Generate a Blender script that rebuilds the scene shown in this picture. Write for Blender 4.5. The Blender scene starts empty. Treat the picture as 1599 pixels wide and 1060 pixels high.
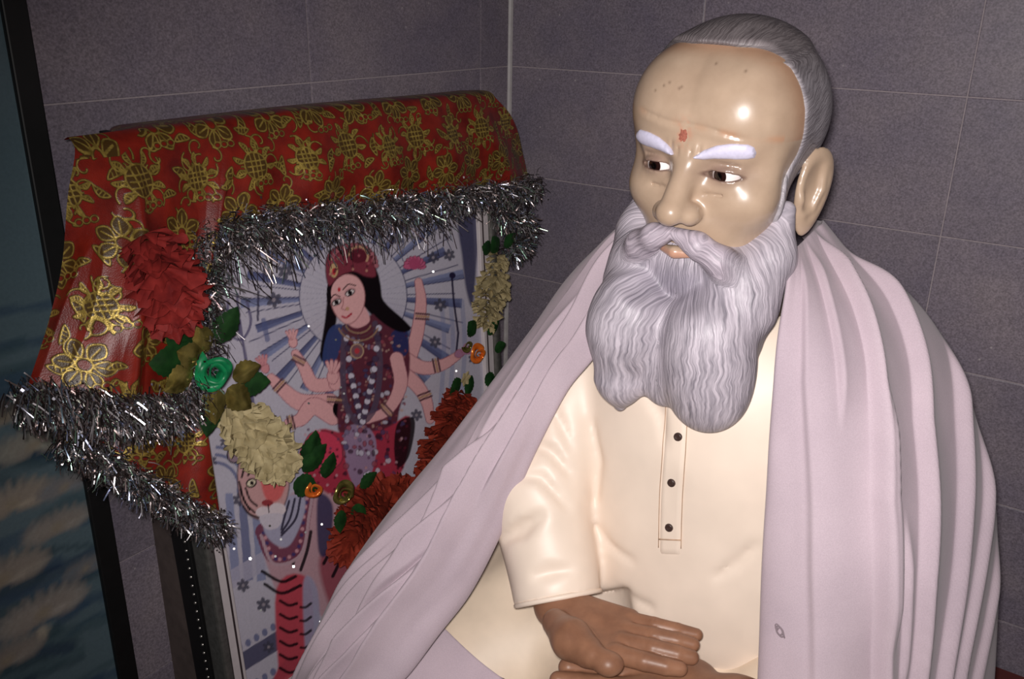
import bpy, math, random
import numpy as np
from mathutils import Vector, Matrix

# ------------------------------------------------------------------ camera, light, exposure
FPX, PITCH, ROLL = 1399.0, math.radians(20.88), math.radians(1.0)
SC = bpy.context.scene
COL = SC.collection
_c, _s = math.cos(PITCH), math.sin(PITCH)
_cr, _sr = math.cos(ROLL), math.sin(ROLL)
CAM_F = np.array([0, _c, -_s])
CAM_R = _cr*np.array([1., 0, 0]) + _sr*np.array([0, _s, _c])
CAM_U = -_sr*np.array([1., 0, 0]) + _cr*np.array([0, _s, _c])

cam_data = bpy.data.cameras.new('camera')
cam_data.sensor_width = 36.0
cam_data.lens = 36.0*FPX/1599.0
cam_data.clip_start = 0.01
cam = bpy.data.objects.new('camera', cam_data)
COL.objects.link(cam)
cam.matrix_world = Matrix(((CAM_R[0], CAM_U[0], -CAM_F[0], 0), (CAM_R[1], CAM_U[1], -CAM_F[1], 0),
                           (CAM_R[2], CAM_U[2], -CAM_F[2], 0), (0, 0, 0, 1)))
SC.camera = cam

SC.view_settings.view_transform = 'Standard'
SC.view_settings.look = 'None'
SC.view_settings.gamma = 1.0
SC.view_settings.use_curve_mapping = False
SC.view_settings.exposure = 0.0

world = bpy.data.worlds.new('night_room')
SC.world = world
world.use_nodes = True
world.node_tree.nodes['Background'].inputs['Color'].default_value = (0.55, 0.55, 0.62, 1)
world.node_tree.nodes['Background'].inputs['Strength'].default_value = 0.022

# the telephone's flash, right beside the lens
fl = bpy.data.lights.new('phone_flash', 'SPOT')
fl.energy = 51.0
fl.color = (1.0, 0.955, 0.93)
fl.shadow_soft_size = 0.016
fl.spot_size = math.radians(108)
fl.spot_blend = 1.0
flash = bpy.data.objects.new('phone_flash', fl)
COL.objects.link(flash)
flash.location = (-0.012, -0.005, 0.022)
_aim = Vector((0.20, 0.80, -0.36)) - Vector(flash.location)
flash.rotation_euler = _aim.to_track_quat('-Z', 'Y').to_euler()

# ------------------------------------------------------------------ helpers: numpy geometry
f32 = np.float32

def at(px, py, Y):
    """point of the place seen at photograph pixel (px, py), at horizontal distance Y from the lens"""
    d = CAM_F + CAM_R*((px-800)/FPX) - CAM_U*((py-530)/FPX)
    return d*(Y/d[1])

def project(P):
    P = np.asarray(P, float)
    z = P@CAM_F
    return np.stack([800+FPX*(P@CAM_R)/z, 530-FPX*(P@CAM_U)/z], -1)

def smin(a, b, k):
    h = np.clip(0.5+0.5*(b-a)/k, 0, 1)
    return b+(a-b)*h-k*h*(1-h)

def smax(a, b, k):
    return -smin(-a, -b, k)

def sstep(a, b, x):
    t = np.clip((x-a)/(b-a), 0, 1)
    return t*t*(3-2*t)

def ell(p, c, r):
    x = (p[0]-c[0]); y = (p[1]-c[1]); z = (p[2]-c[2])
    k0 = np.sqrt((x/r[0])**2+(y/r[1])**2+(z/r[2])**2)
    k1 = np.sqrt((x/r[0]**2)**2+(y/r[1]**2)**2+(z/r[2]**2)**2)+1e-9
    return k0*(k0-1)/k1

def ellrot(p, c, r, M):
    """ellipsoid whose axes are the rows of M"""
    q = [p[i]-c[i] for i in range(3)]
    q = [M[j][0]*q[0]+M[j][1]*q[1]+M[j][2]*q[2] for j in range(3)]
    return ell(q, (0, 0, 0), r)

def cone(p, a, b, ra, rb):
    """capsule from a to b whose radius runs from ra to rb"""
    a = np.asarray(a, float); b = np.asarray(b, float); ab = b-a
    q = [p[i]-a[i] for i in range(3)]
    t = np.clip((q[0]*ab[0]+q[1]*ab[1]+q[2]*ab[2])/(ab@ab), 0, 1)
    dx = q[0]-t*ab[0]; dy = q[1]-t*ab[1]; dz = q[2]-t*ab[2]
    return np.sqrt(dx*dx+dy*dy+dz*dz)-(ra+(rb-ra)*t)

def chain(p, pts, rad, k=0.0):
    d = None
    for i in range(len(pts)-1):
        e = cone(p, pts[i], pts[i+1], rad[i], rad[i+1])
        d = e if d is None else (smin(d, e, k) if k > 0 else np.minimum(d, e))
    return d

def surface(fn, lo, hi, h):
    """naive surface nets of the zero level of fn over a box: vertices, quads"""
    lo = np.asarray(lo, float); hi = np.asarray(hi, float)
    n = np.ceil((hi-lo)/h).astype(int)+1
    ax = [(lo[i]+h*np.arange(n[i])).astype(f32) for i in range(3)]
    F = np.empty(n, f32)
    st = max(1, int(1.5e6/(n[1]*n[2])))
    for i in range(0, n[0], st):
        p = np.meshgrid(ax[0][i:i+st], ax[1], ax[2], indexing='ij')
        F[i:i+st] = fn(p)
    F = np.where(np.abs(F) < 1e-7, f32(1e-7), F)
    S = F < 0
    cnt = np.zeros(n-1, np.int8)
    for a in (0, 1):
        for b in (0, 1):
            for c in (0, 1):
                cnt += S[a:n[0]-1+a, b:n[1]-1+b, c:n[2]-1+c]
    act = np.argwhere((cnt > 0) & (cnt < 8))
    idx = -np.ones(n-1, np.int32)
    idx[act[:, 0], act[:, 1], act[:, 2]] = np.arange(len(act))
    V = np.zeros((len(act), 3)); W = np.zeros(len(act))
    cor = [(a, b, c) for a in (0, 1) for b in (0, 1) for c in (0, 1)]
    val = {q: F[act[:, 0]+q[0], act[:, 1]+q[1], act[:, 2]+q[2]].astype(float) for q in cor}
    for q in cor:
        for k in range(3):
            if q[k] == 0:
                r = list(q); r[k] = 1; r = tuple(r)
                a, b = val[q], val[r]
                m = (a < 0) != (b < 0)
                t = np.where(m, a/np.where(m, a-b, 1), 0)
                pos = np.tile(np.array(q, float), (len(act), 1)); pos[:, k] = t
                V += pos*m[:, None]; W += m
    V = (V/W[:, None]+act)*h+lo
    quads = []
    for k in range(3):
        sl0 = [slice(None)]*3; sl1 = [slice(None)]*3
        sl0[k] = slice(0, n[k]-1); sl1[k] = slice(1, n[k])
        a = S[tuple(sl0)]; b = S[tuple(sl1)]
        e = np.argwhere(a != b)
        i, j = [x for x in range(3) if x != k]
        ok = (e[:, i] > 0) & (e[:, j] > 0) & (e[:, i] < n[i]-1) & (e[:, j] < n[j]-1)
        e = e[ok]
        fl_ = a[e[:, 0], e[:, 1], e[:, 2]]
        def g(di, dj):
            q = e.copy(); q[:, i] -= di; q[:, j] -= dj
            return idx[q[:, 0], q[:, 1], q[:, 2]]
        Q = np.stack([g(1, 1), g(0, 1), g(0, 0), g(1, 0)], 1)
        if k == 1:
            fl_ = ~fl_
        Q[~fl_] = Q[~fl_][:, ::-1]
        quads.append(Q)
    return V, np.concatenate(quads)

def relax(V, Q, it=2, lam=0.5):
    for _ in range(it):
        A = np.zeros_like(V); c = np.zeros(len(V))
        for k in range(Q.shape[1]):
            a = Q[:, k]; b = Q[:, (k+1) % Q.shape[1]]
            for ax in range(3):
                A[:, ax] += np.bincount(a, V[b, ax], len(V))+np.bincount(b, V[a, ax], len(V))
            c += np.bincount(a, minlength=len(V))+np.bincount(b, minlength=len(V))
        V = V+lam*(A/np.maximum(c, 1)[:, None]-V)
    return V

def noise3(seed):
    """smooth value noise of three coordinates, about -1..1"""
    rs = np.random.RandomState(seed)
    T = rs.uniform(-1, 1, (32, 32, 32)).astype(f32)
    def fn(x, y, z):
        x = np.asarray(x, float); y = np.asarray(y, float); z = np.asarray(z, float)
        xi = np.floor(x).astype(int); yi = np.floor(y).astype(int); zi = np.floor(z).astype(int)
        u = x-xi; v = y-yi; w = z-zi
        u = u*u*(3-2*u); v = v*v*(3-2*v); w = w*w*(3-2*w)
        r = 0
        for a in (0, 1):
            for b in (0, 1):
                for c in (0, 1):
                    r = r+T[(xi+a) % 32, (yi+b) % 32, (zi+c) % 32]*(u if a else 1-u)*(v if b else 1-v)*(w if c else 1-w)
        return r
    return fn

def spline(pts, n):
    """Catmull-Rom through the points, n samples, even in chord length"""
    P = np.asarray(pts, float)
    d = np.r_[0, np.cumsum(np.linalg.norm(np.diff(P, axis=0), axis=1)**0.5+1e-9)]
    t = np.linspace(0, d[-1], n)
    m = np.zeros_like(P)
    m[1:-1] = (P[2:]-P[:-2])/(d[2:]-d[:-2])[:, None]
    m[0] = (P[1]-P[0])/(d[1]-d[0]); m[-1] = (P[-1]-P[-2])/(d[-1]-d[-2])
    i = np.clip(np.searchsorted(d, t, 'right')-1, 0, len(P)-2)
    h = (d[i+1]-d[i]); u = ((t-d[i])/h)[:, None]; h = h[:, None]
    return (2*u**3-3*u**2+1)*P[i]+(u**3-2*u**2+u)*h*m[i]+(-2*u**3+3*u**2)*P[i+1]+(u**3-u**2)*h*m[i+1]

# ------------------------------------------------------------------ helpers: Blender objects
def mesh_obj(name, V, F, mat, parent=None, smooth=True, attrs=None):
    me = bpy.data.meshes.new(name)
    V = np.ascontiguousarray(np.asarray(V, f32))
    if isinstance(F, np.ndarray):
        k = F.shape[1]
        me.vertices.add(len(V)); me.vertices.foreach_set('co', V.ravel())
        me.loops.add(F.size); me.loops.foreach_set('vertex_index', np.ascontiguousarray(F, dtype=np.int32).ravel())
        me.polygons.add(len(F)); me.polygons.foreach_set('loop_start', np.arange(0, F.size, k, dtype=np.int32))
        me.update(calc_edges=True); me.validate()
    else:
        me.from_pydata([tuple(map(float, v)) for v in V], [], F); me.update()
    if smooth:
        me.polygons.foreach_set('use_smooth', np.ones(len(me.polygons), bool))
    for nm, val in (attrs or {}).items():
        val = np.asarray(val, f32)
        if val.ndim == 2 and val.shape[1] == 3 and nm.startswith('col'):
            a = me.color_attributes.new(nm, 'FLOAT_COLOR', 'POINT')
            a.data.foreach_set('color', np.ascontiguousarray(np.c_[val, np.ones(len(val), f32)], f32).ravel())
        elif val.ndim == 2:
            a = me.attributes.new(nm, 'FLOAT_VECTOR', 'POINT'); a.data.foreach_set('vector', np.ascontiguousarray(val).ravel())
        else:
            a = me.attributes.new(nm, 'FLOAT', 'POINT'); a.data.foreach_set('value', val.ravel())
    if mat is not None:
        for m in (mat if isinstance(mat, (list, tuple)) else [mat]):
            me.materials.append(m)
    o = bpy.data.objects.new(name, me)
    COL.objects.link(o)
    if parent is not None:
        o.parent = parent
        o.matrix_parent_inverse = parent_inverse(parent)
    return o

def world_of(o):
    m = Matrix.LocRotScale(o.location, o.rotation_euler, o.scale)
    return m if o.parent is None else world_of(o.parent) @ o.matrix_parent_inverse @ m

def parent_inverse(p):
    return world_of(p).inverted()

def share(o, parent, loc, rot=(0, 0, 0), scale=(1, 1, 1), name=None):
    """a further object on the same mesh data"""
    c = bpy.data.objects.new(name or o.name.split('.')[0], o.data)
    COL.objects.link(c)
    c.parent = parent
    if parent is not None:
        c.matrix_parent_inverse = parent_inverse(parent)
    c.location = loc; c.rotation_euler = rot; c.scale = scale
    return c

def empty(name, loc):
    o = bpy.data.objects.new(name, None)
    o.empty_display_size = 0.05
    o.location = loc
    COL.objects.link(o)
    return o

def tag(o, label, cat, group=None):
    o['label'] = label; o['category'] = cat
    if group:
        o['group'] = group
    return o

def box(lo, hi):
    (a, b, c), (d, e, f) = lo, hi
    V = [(a, b, c), (d, b, c), (d, e, c), (a, e, c), (a, b, f), (d, b, f), (d, e, f), (a, e, f)]
    F = [(0, 3, 2, 1), (4, 5, 6, 7), (0, 1, 5, 4), (1, 2, 6, 5), (2, 3, 7, 6), (3, 0, 4, 7)]
    return np.array(V, float), F

def tube(path, rad, n=10, cap=True):
    """round tube along a path; rad a number or one per point"""
    P = np.asarray(path, float); m = len(P)
    rad = np.broadcast_to(np.asarray(rad, float), (m,))
    T = np.gradient(P, axis=0); T /= np.linalg.norm(T, axis=1)[:, None]+1e-12
    ref = np.array([0.31, 0.2, 0.93]); V = []
    N = np.cross(T[0], ref); N /= np.linalg.norm(N)
    for i in range(m):
        N = N-T[i]*(N@T[i]); N /= np.linalg.norm(N)
        B = np.cross(T[i], N)
        for k in range(n):
            a = 2*math.pi*k/n
            V.append(P[i]+rad[i]*(math.cos(a)*N+math.sin(a)*B))
    F = [(i*n+k, i*n+(k+1) % n, (i+1)*n+(k+1) % n, (i+1)*n+k) for i in range(m-1) for k in range(n)]
    if cap:
        F.append(tuple(range(n))[::-1]); F.append(tuple((m-1)*n+k for k in range(n)))
    return np.array(V), F

def gridfaces(nu, nv, off=0):
    i, j = np.meshgrid(np.arange(nu-1), np.arange(nv-1), indexing='ij')
    a = (i*nv+j).ravel()+off
    return np.stack([a, a+nv, a+nv+1, a+1], 1)

# ------------------------------------------------------------------ helpers: materials
class NT:
    def __init__(self, name):
        self.m = bpy.data.materials.new(name); self.m.use_nodes = True
        self.t = self.m.node_tree
        self.b = self.t.nodes['Principled BSDF']
        self.out = self.t.nodes['Material Output']
    def n(self, typ, **kw):
        x = self.t.nodes.new(typ)
        for k, v in kw.items():
            if k[0] == '_':
                key = k[1:]
                key = int(key) if key.isdigit() else key.replace('_', ' ')
                x.inputs[key].default_value = v
            else:
                setattr(x, k, v)
        return x
    def l(self, a, b):
        self.t.links.new(a, b)
    def set(self, **kw):
        for k, v in kw.items():
            self.b.inputs[k.replace('_', ' ')].default_value = v
        return self
    def coords(self, kind='Object'):
        return self.n('ShaderNodeTexCoord').outputs[kind]
    def attr(self, name, out='Color'):
        return self.n('ShaderNodeAttribute', attribute_name=name).outputs[out]
    def noise(self, vec, scale, detail=3.0, rough=0.55, out='Fac'):
        x = self.n('ShaderNodeTexNoise', _Scale=scale, _Detail=detail, _Roughness=rough)
        if vec is not None:
            self.l(vec, x.inputs['Vector'])
        return x.outputs[out]
    def ramp(self, fac, stops):
        x = self.n('ShaderNodeValToRGB')
        el = x.color_ramp.elements
        while len(el) < len(stops):
            el.new(0.5)
        for e, (p, c) in zip(el, stops):
            e.position = p; e.color = (*c, 1) if len(c) == 3 else c
        self.l(fac, x.inputs['Fac'])
        return x.outputs['Color']
    def mix(self, fac, a, b, mode='MIX'):
        x = self.n('ShaderNodeMix', data_type='RGBA', blend_type=mode)
        for sock, v in ((x.inputs['Factor'], fac), (x.inputs[6], a), (x.inputs[7], b)):
            if hasattr(v, 'links'):
                self.l(v, sock)
            else:
                sock.default_value = (*v, 1) if isinstance(v, tuple) and len(v) == 3 else v
        return x.outputs[2]
    def math(self, op, a, b=0.0):
        x = self.n('ShaderNodeMath', operation=op)
        for sock, v in ((x.inputs[0], a), (x.inputs[1], b)):
            if hasattr(v, 'links'):
                self.l(v, sock)
            else:
                sock.default_value = v
        return x.outputs[0]
    def bump(self, h, strength=0.3, dist=0.001):
        x = self.n('ShaderNodeBump', _Strength=strength, _Distance=dist)
        self.l(h, x.inputs['Height']); self.l(x.outputs['Normal'], self.b.inputs['Normal'])
        return x
    def color(self, sock):
        self.l(sock, self.b.inputs['Base Color'])

def srgb(r, g, b):
    def f(c):
        c /= 255.0
        return c/12.92 if c <= 0.04045 else ((c+0.055)/1.055)**2.4
    return (f(r), f(g), f(b))

def plain(name, col, rough=0.6, metal=0.0, var=0.12, scale=60.0, bump=0.0, **kw):
    """procedural material: one colour with a soft uneven grain"""
    m = NT(name)
    nz = m.noise(m.coords(), scale)
    lo = tuple(max(0, c*(1-var)) for c in col); hi = tuple(c*(1+var) for c in col)
    m.color(m.ramp(nz, [(0.3, lo), (0.7, hi)]))
    m.set(Roughness=rough, Metallic=metal, **kw)
    if bump:
        m.bump(nz, 0.4, bump)
    return m.m

def fabric_mat(name, c1, c2, weave=900.0, rough=0.85):
    m = NT(name)
    co = m.coords()
    n = m.noise(co, 7.0, 3)
    c = m.ramp(n, [(0.3, c1), (0.7, c2)])
    w = m.noise(co, weave, 2)
    m.color(m.mix(1.0, c, m.ramp(w, [(0.3, (0.93,)*3), (0.7, (1.06,)*3)]), 'MULTIPLY'))
    m.set(Roughness=rough, Specular_IOR_Level=0.15, Sheen_Weight=0.15)
    m.bump(w, 0.25, 0.0006)
    return m.m

# ------------------------------------------------------------------ walls
ANG = math.radians(-34.9)
CORNER = np.array([-0.0135, 1.7464, 0.0])
DR = np.array([math.cos(ANG), math.sin(ANG), 0]); DL = np.array([math.sin(ANG), -math.cos(ANG), 0])
NR = np.array([math.sin(ANG), -math.cos(ANG), 0])     # right wall faces this way
NL = np.array([math.cos(ANG), math.sin(ANG), 0])      # left wall faces this way
ROW0, TH, TW = -0.1198, 0.2, 0.405
SEAT_Z = -0.995
FLOOR_Z = -1.35

def frame_matrix(o, ex, ey, ez):
    return Matrix(((ex[0], ey[0], ez[0], o[0]), (ex[1], ey[1], ez[1], o[1]), (ex[2], ey[2], ez[2], o[2]), (0, 0, 0, 1)))

def tile_mat():
    m = NT('dark_grey_glazed_wall_tile')
    oi = m.n('ShaderNodeObjectInfo')
    co = m.coords('Object')
    add = m.n('ShaderNodeVectorMath', operation='ADD'); m.l(co, add.inputs[0])
    loc = m.n('ShaderNodeVectorMath', operation='SCALE'); loc.inputs['Scale'].default_value = 3.0
    m.l(oi.outputs['Location'], loc.inputs[0]); m.l(loc.outputs[0], add.inputs[1])
    v = add.outputs[0]
    a = m.ramp(m.noise(v, 9.0, 5), [(0.3, srgb(114, 106, 119)), (0.7, srgb(131, 121, 128))])
    g = m.ramp(m.noise(v, 380.0, 3), [(0.3, (0.66,)*3), (0.72, (1.34,)*3)])
    c = m.mix(1.0, a, g, 'MULTIPLY')
    vo = m.n('ShaderNodeTexVoronoi', _Scale=34.0, feature='F1'); m.l(v, vo.inputs['Vector'])
    sp = m.ramp(vo.outputs['Distance'], [(0.0, (1,)*3), (0.075, (0,)*3)])
    pick = m.ramp(vo.outputs['Color'], [(0.52, (0,)*3), (0.60, (1,)*3)])
    c = m.mix(m.mix(1.0, sp, pick, 'MULTIPLY'), c, srgb(178, 172, 172))
    rnd = m.ramp(oi.outputs['Random'], [(0.0, (0.84, 0.84, 0.87)), (1.0, (1.10, 1.08, 1.07))])
    m.color(m.mix(1.0, c, rnd, 'MULTIPLY'))
    m.set(Roughness=0.42, Specular_IOR_Level=0.25)
    m.bump(m.noise(v, 300.0, 3), 0.12, 0.0006)
    return m.m

M_TILE = tile_mat()
M_GROUT = plain('pale_cement_grout', srgb(158, 146, 150), 0.9, scale=200)
M_FLOOR = plain('worn_cement_floor', srgb(92, 84, 84), 0.8, scale=20)

def wall(name, d, nrm, t0, t1, joints):
    o0 = CORNER.copy()
    # backing slab of grout behind the tiles
    zt, zb = 0.75, FLOOR_Z
    P = [CORNER+d*t0, CORNER+d*t1]
    q = [p-nrm*s for s in (0.0015, 0.08) for p in P]
    V = np.array([np.array([p[0], p[1], z]) for z in (zb, zt) for p in q])
    F = [(0, 1, 5, 4), (2, 6, 7, 3), (0, 4, 6, 2), (1, 3, 7, 5), (4, 5, 7, 6), (0, 2, 3, 1)]
    w = mesh_obj(name, V, F, M_GROUT, smooth=False)
    w['kind'] = 'structure'
    base = {}
    g = 0.0009
    rows = [ROW0+TH*i for i in range(-6, 5)]
    for z in rows:
        z1 = min(z+TH, zt); z0 = max(z, zb)
        for a, b in zip(joints[:-1], joints[1:]):
            key = (round(b-a, 4), round(z1-z0, 4))
            if key not in base:
                W, H = (b-a)/2-g, (z1-z0)/2-g
                e = 0.0012
                V = np.array([(-W, -H, -0.006), (W, -H, -0.006), (W, H, -0.006), (-W, H, -0.006),
                              (-W, -H, -e*0.4), (W, -H, -e*0.4), (W, H, -e*0.4), (-W, H, -e*0.4),
                              (-W+e, -H+e, 0), (W-e, -H+e, 0), (W-e, H-e, 0), (-W+e, H-e, 0)])
                F = [(0, 1, 5, 4), (1, 2, 6, 5), (2, 3, 7, 6), (3, 0, 4, 7), (4, 5, 9, 8), (5, 6, 10, 9), (6, 7, 11, 10), (7, 4, 8, 11), (8, 9, 10, 11)]
                me = bpy.data.meshes.new('tile'); me.from_pydata([tuple(v) for v in V], [], F); me.materials.append(M_TILE)
                base[key] = me
            o = bpy.data.objects.new('tile', base[key]); COL.objects.link(o); o.parent = w
            c = CORNER+d*((a+b)/2)+np.array([0, 0, (z0+z1)/2])
            ex = d if name == 'wall_right' else -d
            o.matrix_world = frame_matrix(c, ex, (0, 0, 1), nrm)
    return w

wall('wall_right', DR, NR, 0.0, 2.0, [0.0, 0.381, 0.786, 1.191, 1.596, 2.0])
wall('wall_left', DL, NL, 0.0, 2.0, [0.0, 0.090, 0.495, 0.894, 1.299, 1.704, 2.0])
# white strip in the corner
c = CORNER+(NR+NL)*0.0015
ez = (NR+NL)/np.linalg.norm(NR+NL); ex = np.cross((0, 0, 1), ez)
V = []
for z in (FLOOR_Z, 0.75):
    for x, y in ((-0.0062, 0), (-0.004, 0.0035), (0, 0.0046), (0.004, 0.0035), (0.0062, 0)):
        V.append(c+ex*x+ez*y+np.array([0, 0, z]))
F = [(i, i+1, i+6, i+5) for i in range(4)]+[(4, 0, 5, 9)]
s = mesh_obj('trim_1', V, F, plain('white_plastic_corner_strip', srgb(158, 152, 152), 0.5), smooth=False)
s['kind'] = 'structure'
# floor
V, F = box((-1.7, -0.6, FLOOR_Z-0.05), (2.2, 2.1, FLOOR_Z))
s = mesh_obj('floor', V, F, M_FLOOR, smooth=False); s['kind'] = 'structure'

# ------------------------------------------------------------------ flat print and woven pattern: a small painter
class Canvas:
    def __init__(self, x0, y0, x1, y1, res, bg):
        self.x0, self.y0, self.res = x0, y0, res
        self.w = int((x1-x0)*res); self.h = int((y1-y0)*res)
        self.a = np.tile(np.array(bg, f32), (self.h, self.w, 1))
    def win(self, P, pad):
        P = np.asarray(P, float)
        lo = np.floor((P.min(0)-pad-(self.x0, self.y0))*self.res).astype(int); hi = np.ceil((P.max(0)+pad-(self.x0, self.y0))*self.res).astype(int)+1
        lo = np.clip(lo, 0, (self.w, self.h)); hi = np.clip(hi, 0, (self.w, self.h))
        if hi[0] <= lo[0] or hi[1] <= lo[1]:
            return None
        X, Y = np.meshgrid((np.arange(lo[0], hi[0])+0.5)/self.res+self.x0, (np.arange(lo[1], hi[1])+0.5)/self.res+self.y0)
        return (slice(lo[1], hi[1]), slice(lo[0], hi[0])), X, Y
    def blend(self, sl, m, col, alpha):
        m = np.clip(m*alpha, 0, 1)[..., None].astype(f32)
        self.a[sl] = self.a[sl]*(1-m)+np.array(col, f32)*m
    @staticmethod
    def segd(X, Y, P, closed):
        d = np.full(X.shape, 1e9)
        n = len(P)
        for i in range(n if closed else n-1):
            ax, ay = P[i]; bx, by = P[(i+1) % n]
            ux, uy = bx-ax, by-ay
            t = np.clip(((X-ax)*ux+(Y-ay)*uy)/(ux*ux+uy*uy+1e-12), 0, 1)
            d = np.minimum(d, (X-ax-t*ux)**2+(Y-ay-t*uy)**2)
        return np.sqrt(d)
    def line(self, P, width, col, alpha=1.0, closed=False, soft=None):
        soft = soft or 0.6/self.res
        w = self.win(P, width+2*soft)
        if w is None: return
        sl, X, Y = w
        d = self.segd(X, Y, P, closed)
        self.blend(sl, np.clip((width/2+soft-d)/(2*soft), 0, 1), col, alpha)
    def poly(self, P, col, alpha=1.0, soft=None, edge=None, ew=1.0):
        soft = soft or 0.6/self.res
        w = self.win(P, 2*soft)
        if w is None: return
        sl, X, Y = w
        ins = np.zeros(X.shape, bool); n = len(P)
        for i in range(n):
            ax, ay = P[i]; bx, by = P[(i+1) % n]
            if ay == by: continue
            c = ((ay > Y) != (by > Y)) & (X < (bx-ax)*(Y-ay)/(by-ay)+ax)
            ins ^= c
        d = self.segd(X, Y, P, True)
        sd = np.where(ins, -d, d)
        self.blend(sl, np.clip((soft-sd)/(2*soft), 0, 1), col, alpha)
        if edge is not None:
            self.blend(sl, np.clip((ew/2+soft-d)/(2*soft), 0, 1), edge, alpha)
    def blob(self, pts, col, alpha=1.0, soft=None, edge=None, ew=1.0, n=40):
        """smooth closed outline through the points"""
        P = np.array(pts, float); m = max(3, n//len(P))
        u = (np.arange(m)/m)[:, None]
        S = []
        for i in range(len(P)):
            p0, p1, p2, p3 = P[i-1], P[i], P[(i+1) % len(P)], P[(i+2) % len(P)]
            S.append(0.5*(2*p1+(p2-p0)*u+(2*p0-5*p1+4*p2-p3)*u**2+(3*p1-p0-3*p2+p3)*u**3))
        self.poly(np.concatenate(S), col, alpha, soft, edge, ew)
    def disc(self, c, rx, ry, col, alpha=1.0, rot=0.0, soft=None, edge=None, ew=1.0):
        t = np.linspace(0, 2*math.pi, 28, endpoint=False)
        P = np.stack([rx*np.cos(t), ry*np.sin(t)], 1)
        R = np.array([[math.cos(rot), -math.sin(rot)], [math.sin(rot), math.cos(rot)]])
        self.poly(P@R.T+np.array(c), col, alpha, soft, edge, ew)
    def arc(self, c, r, a0, a1, width, col, alpha=1.0, ry=None, n=24):
        t = np.linspace(a0, a1, n)
        self.line(np.stack([c[0]+r*np.cos(t), c[1]+(ry or r)*np.sin(t)], 1), width, col, alpha)
    def curve(self, pts, width, col, alpha=1.0, n=24):
        self.line(spline(pts, n), width, col, alpha)
    def sample(self, x, y):
        u = np.clip((np.asarray(x)-self.x0)*self.res-0.5, 0, self.w-1.001); v = np.clip((np.asarray(y)-self.y0)*self.res-0.5, 0, self.h-1.001)
        i = u.astype(int); j = v.astype(int); fu = (u-i)[..., None]; fv = (v-j)[..., None]
        a = self.a
        return (a[j, i]*(1-fu)+a[j, i+1]*fu)*(1-fv)+(a[j+1, i]*(1-fu)+a[j+1, i+1]*fu)*fv

LEAN = -0.06
def wp(t, n, z):
    """point by distance along the left wall from the corner, distance out from that wall, height"""
    return CORNER+DL*t+NL*n+np.array([0, 0, z])

def on_front(px, py, n0):
    """(t, n, z) where a pixel's sight line meets a sheet standing n0 out from the left wall, leaning a little"""
    d = at(px, py, 1.0)
    k = (CORNER@NL+n0+.4*LEAN)/(d@NL-LEAN*d[2])
    P = d*k
    return (P-CORNER)@DL, (P-CORNER)@NL, P[2]

def fr(t, n0, z):
    return wp(t, n0+LEAN*(z+0.4), z)

# ------------------------------------------------------------------ lotus pond mural at the far left, with its black edge
def print_mat(name, rough=0.35, grain=0.06):
    m = NT(name)
    n = m.noise(m.coords(), 260.0, 3)
    m.color(m.mix(1.0, m.attr('colour'), m.ramp(n, [(0.3, (1-grain,)*3), (0.7, (1+grain,)*3)]), 'MULTIPLY'))
    m.set(Roughness=rough, Specular_IOR_Level=0.4)
    return m.m

M_BLACK = plain('black_painted_wood', srgb(12, 11, 12), 0.55, var=0.3)
mural = empty('lotus_mural', wp(1.4, 0.006, FLOOR_Z))
tag(mural, 'tall dark blue lotus pond mural with black edge on the left wall', 'mural')
MT0, MT1, MZ0, MZ1 = 0.922, 1.62, FLOOR_Z+0.002, 0.70
cv = Canvas(MT0, MZ0, MT1, MZ1, 560, srgb(84, 102, 110))
rs = random.Random(8)
for k in range(420):
    t, z = rs.uniform(MT0, MT1), rs.uniform(MZ0, -0.30)
    L = rs.uniform(0.03, 0.12)
    c = srgb(*rs.choice([(34, 56, 84), (46, 70, 94), (40, 60, 70), (54, 76, 84), (30, 46, 72)]))
    cv.curve([(t-L, z-rs.uniform(0, 0.02)), (t, z+rs.uniform(-0.01, 0.015)), (t+L, z+rs.uniform(0, 0.025))], rs.uniform(0.004, 0.02), c, 0.5, 10)
def lotus(t, z, s, tone):
    c1 = srgb(*[v*0.92 for v in tone])
    for k in range(11):
        a = math.pi*(k/10)
        for w, sh in ((1.0, 1.0), (0.62, 1.14)):
            ca, sa = math.cos(a)*w, math.sin(a)*0.55*w
            tip = (t+s*ca, z+s*sa+0.1*s)
            px_, pz_ = -sa, ca
            cv.blob([(t, z), (t+0.55*s*ca+0.16*s*px_, z+0.55*s*sa+0.16*s*pz_), tip, (t+0.55*s*ca-0.16*s*px_, z+0.55*s*sa-0.16*s*pz_)],
                    tuple(min(1, v*sh) for v in c1), 0.75, 0.003, srgb(120, 110, 104), 0.0014, 16)
    cv.disc((t, z+0.1*s), 0.17*s, 0.12*s, srgb(140, 128, 108), 0.7, soft=0.004)
for px, py, s, tone in ((62, 705, 0.05, (150, 150, 140)), (30, 800, 0.055, (168, 156, 140)), (103, 835, 0.045, (156, 150, 142)), (112, 770, 0.035, (120, 130, 140)),
                        (20, 920, 0.06, (160, 150, 138)), (85, 975, 0.062, (160, 152, 144)), (150, 900, 0.03, (90, 112, 128)), (14, 660, 0.04, (130, 130, 124)), (30, 1050, 0.05, (150, 142, 134))):
    t, n, z = on_front(px, py, 0.012-0.4*0)
    lotus(t, z, s, tone)
for k in range(26):
    t, z = rs.uniform(MT0, MT1), rs.uniform(MZ0, -0.5)
    if k > 12: lotus(rs.uniform(1.2, MT1), z, rs.uniform(0.03, 0.06), (156, 150, 142))
    cv.disc((t, z), rs.uniform(0.004, 0.010), rs.uniform(0.007, 0.014), srgb(172, 160, 142), 0.7, rs.uniform(-0.5, 0.5), 0.002)
nu, nv = 120, 360
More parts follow.
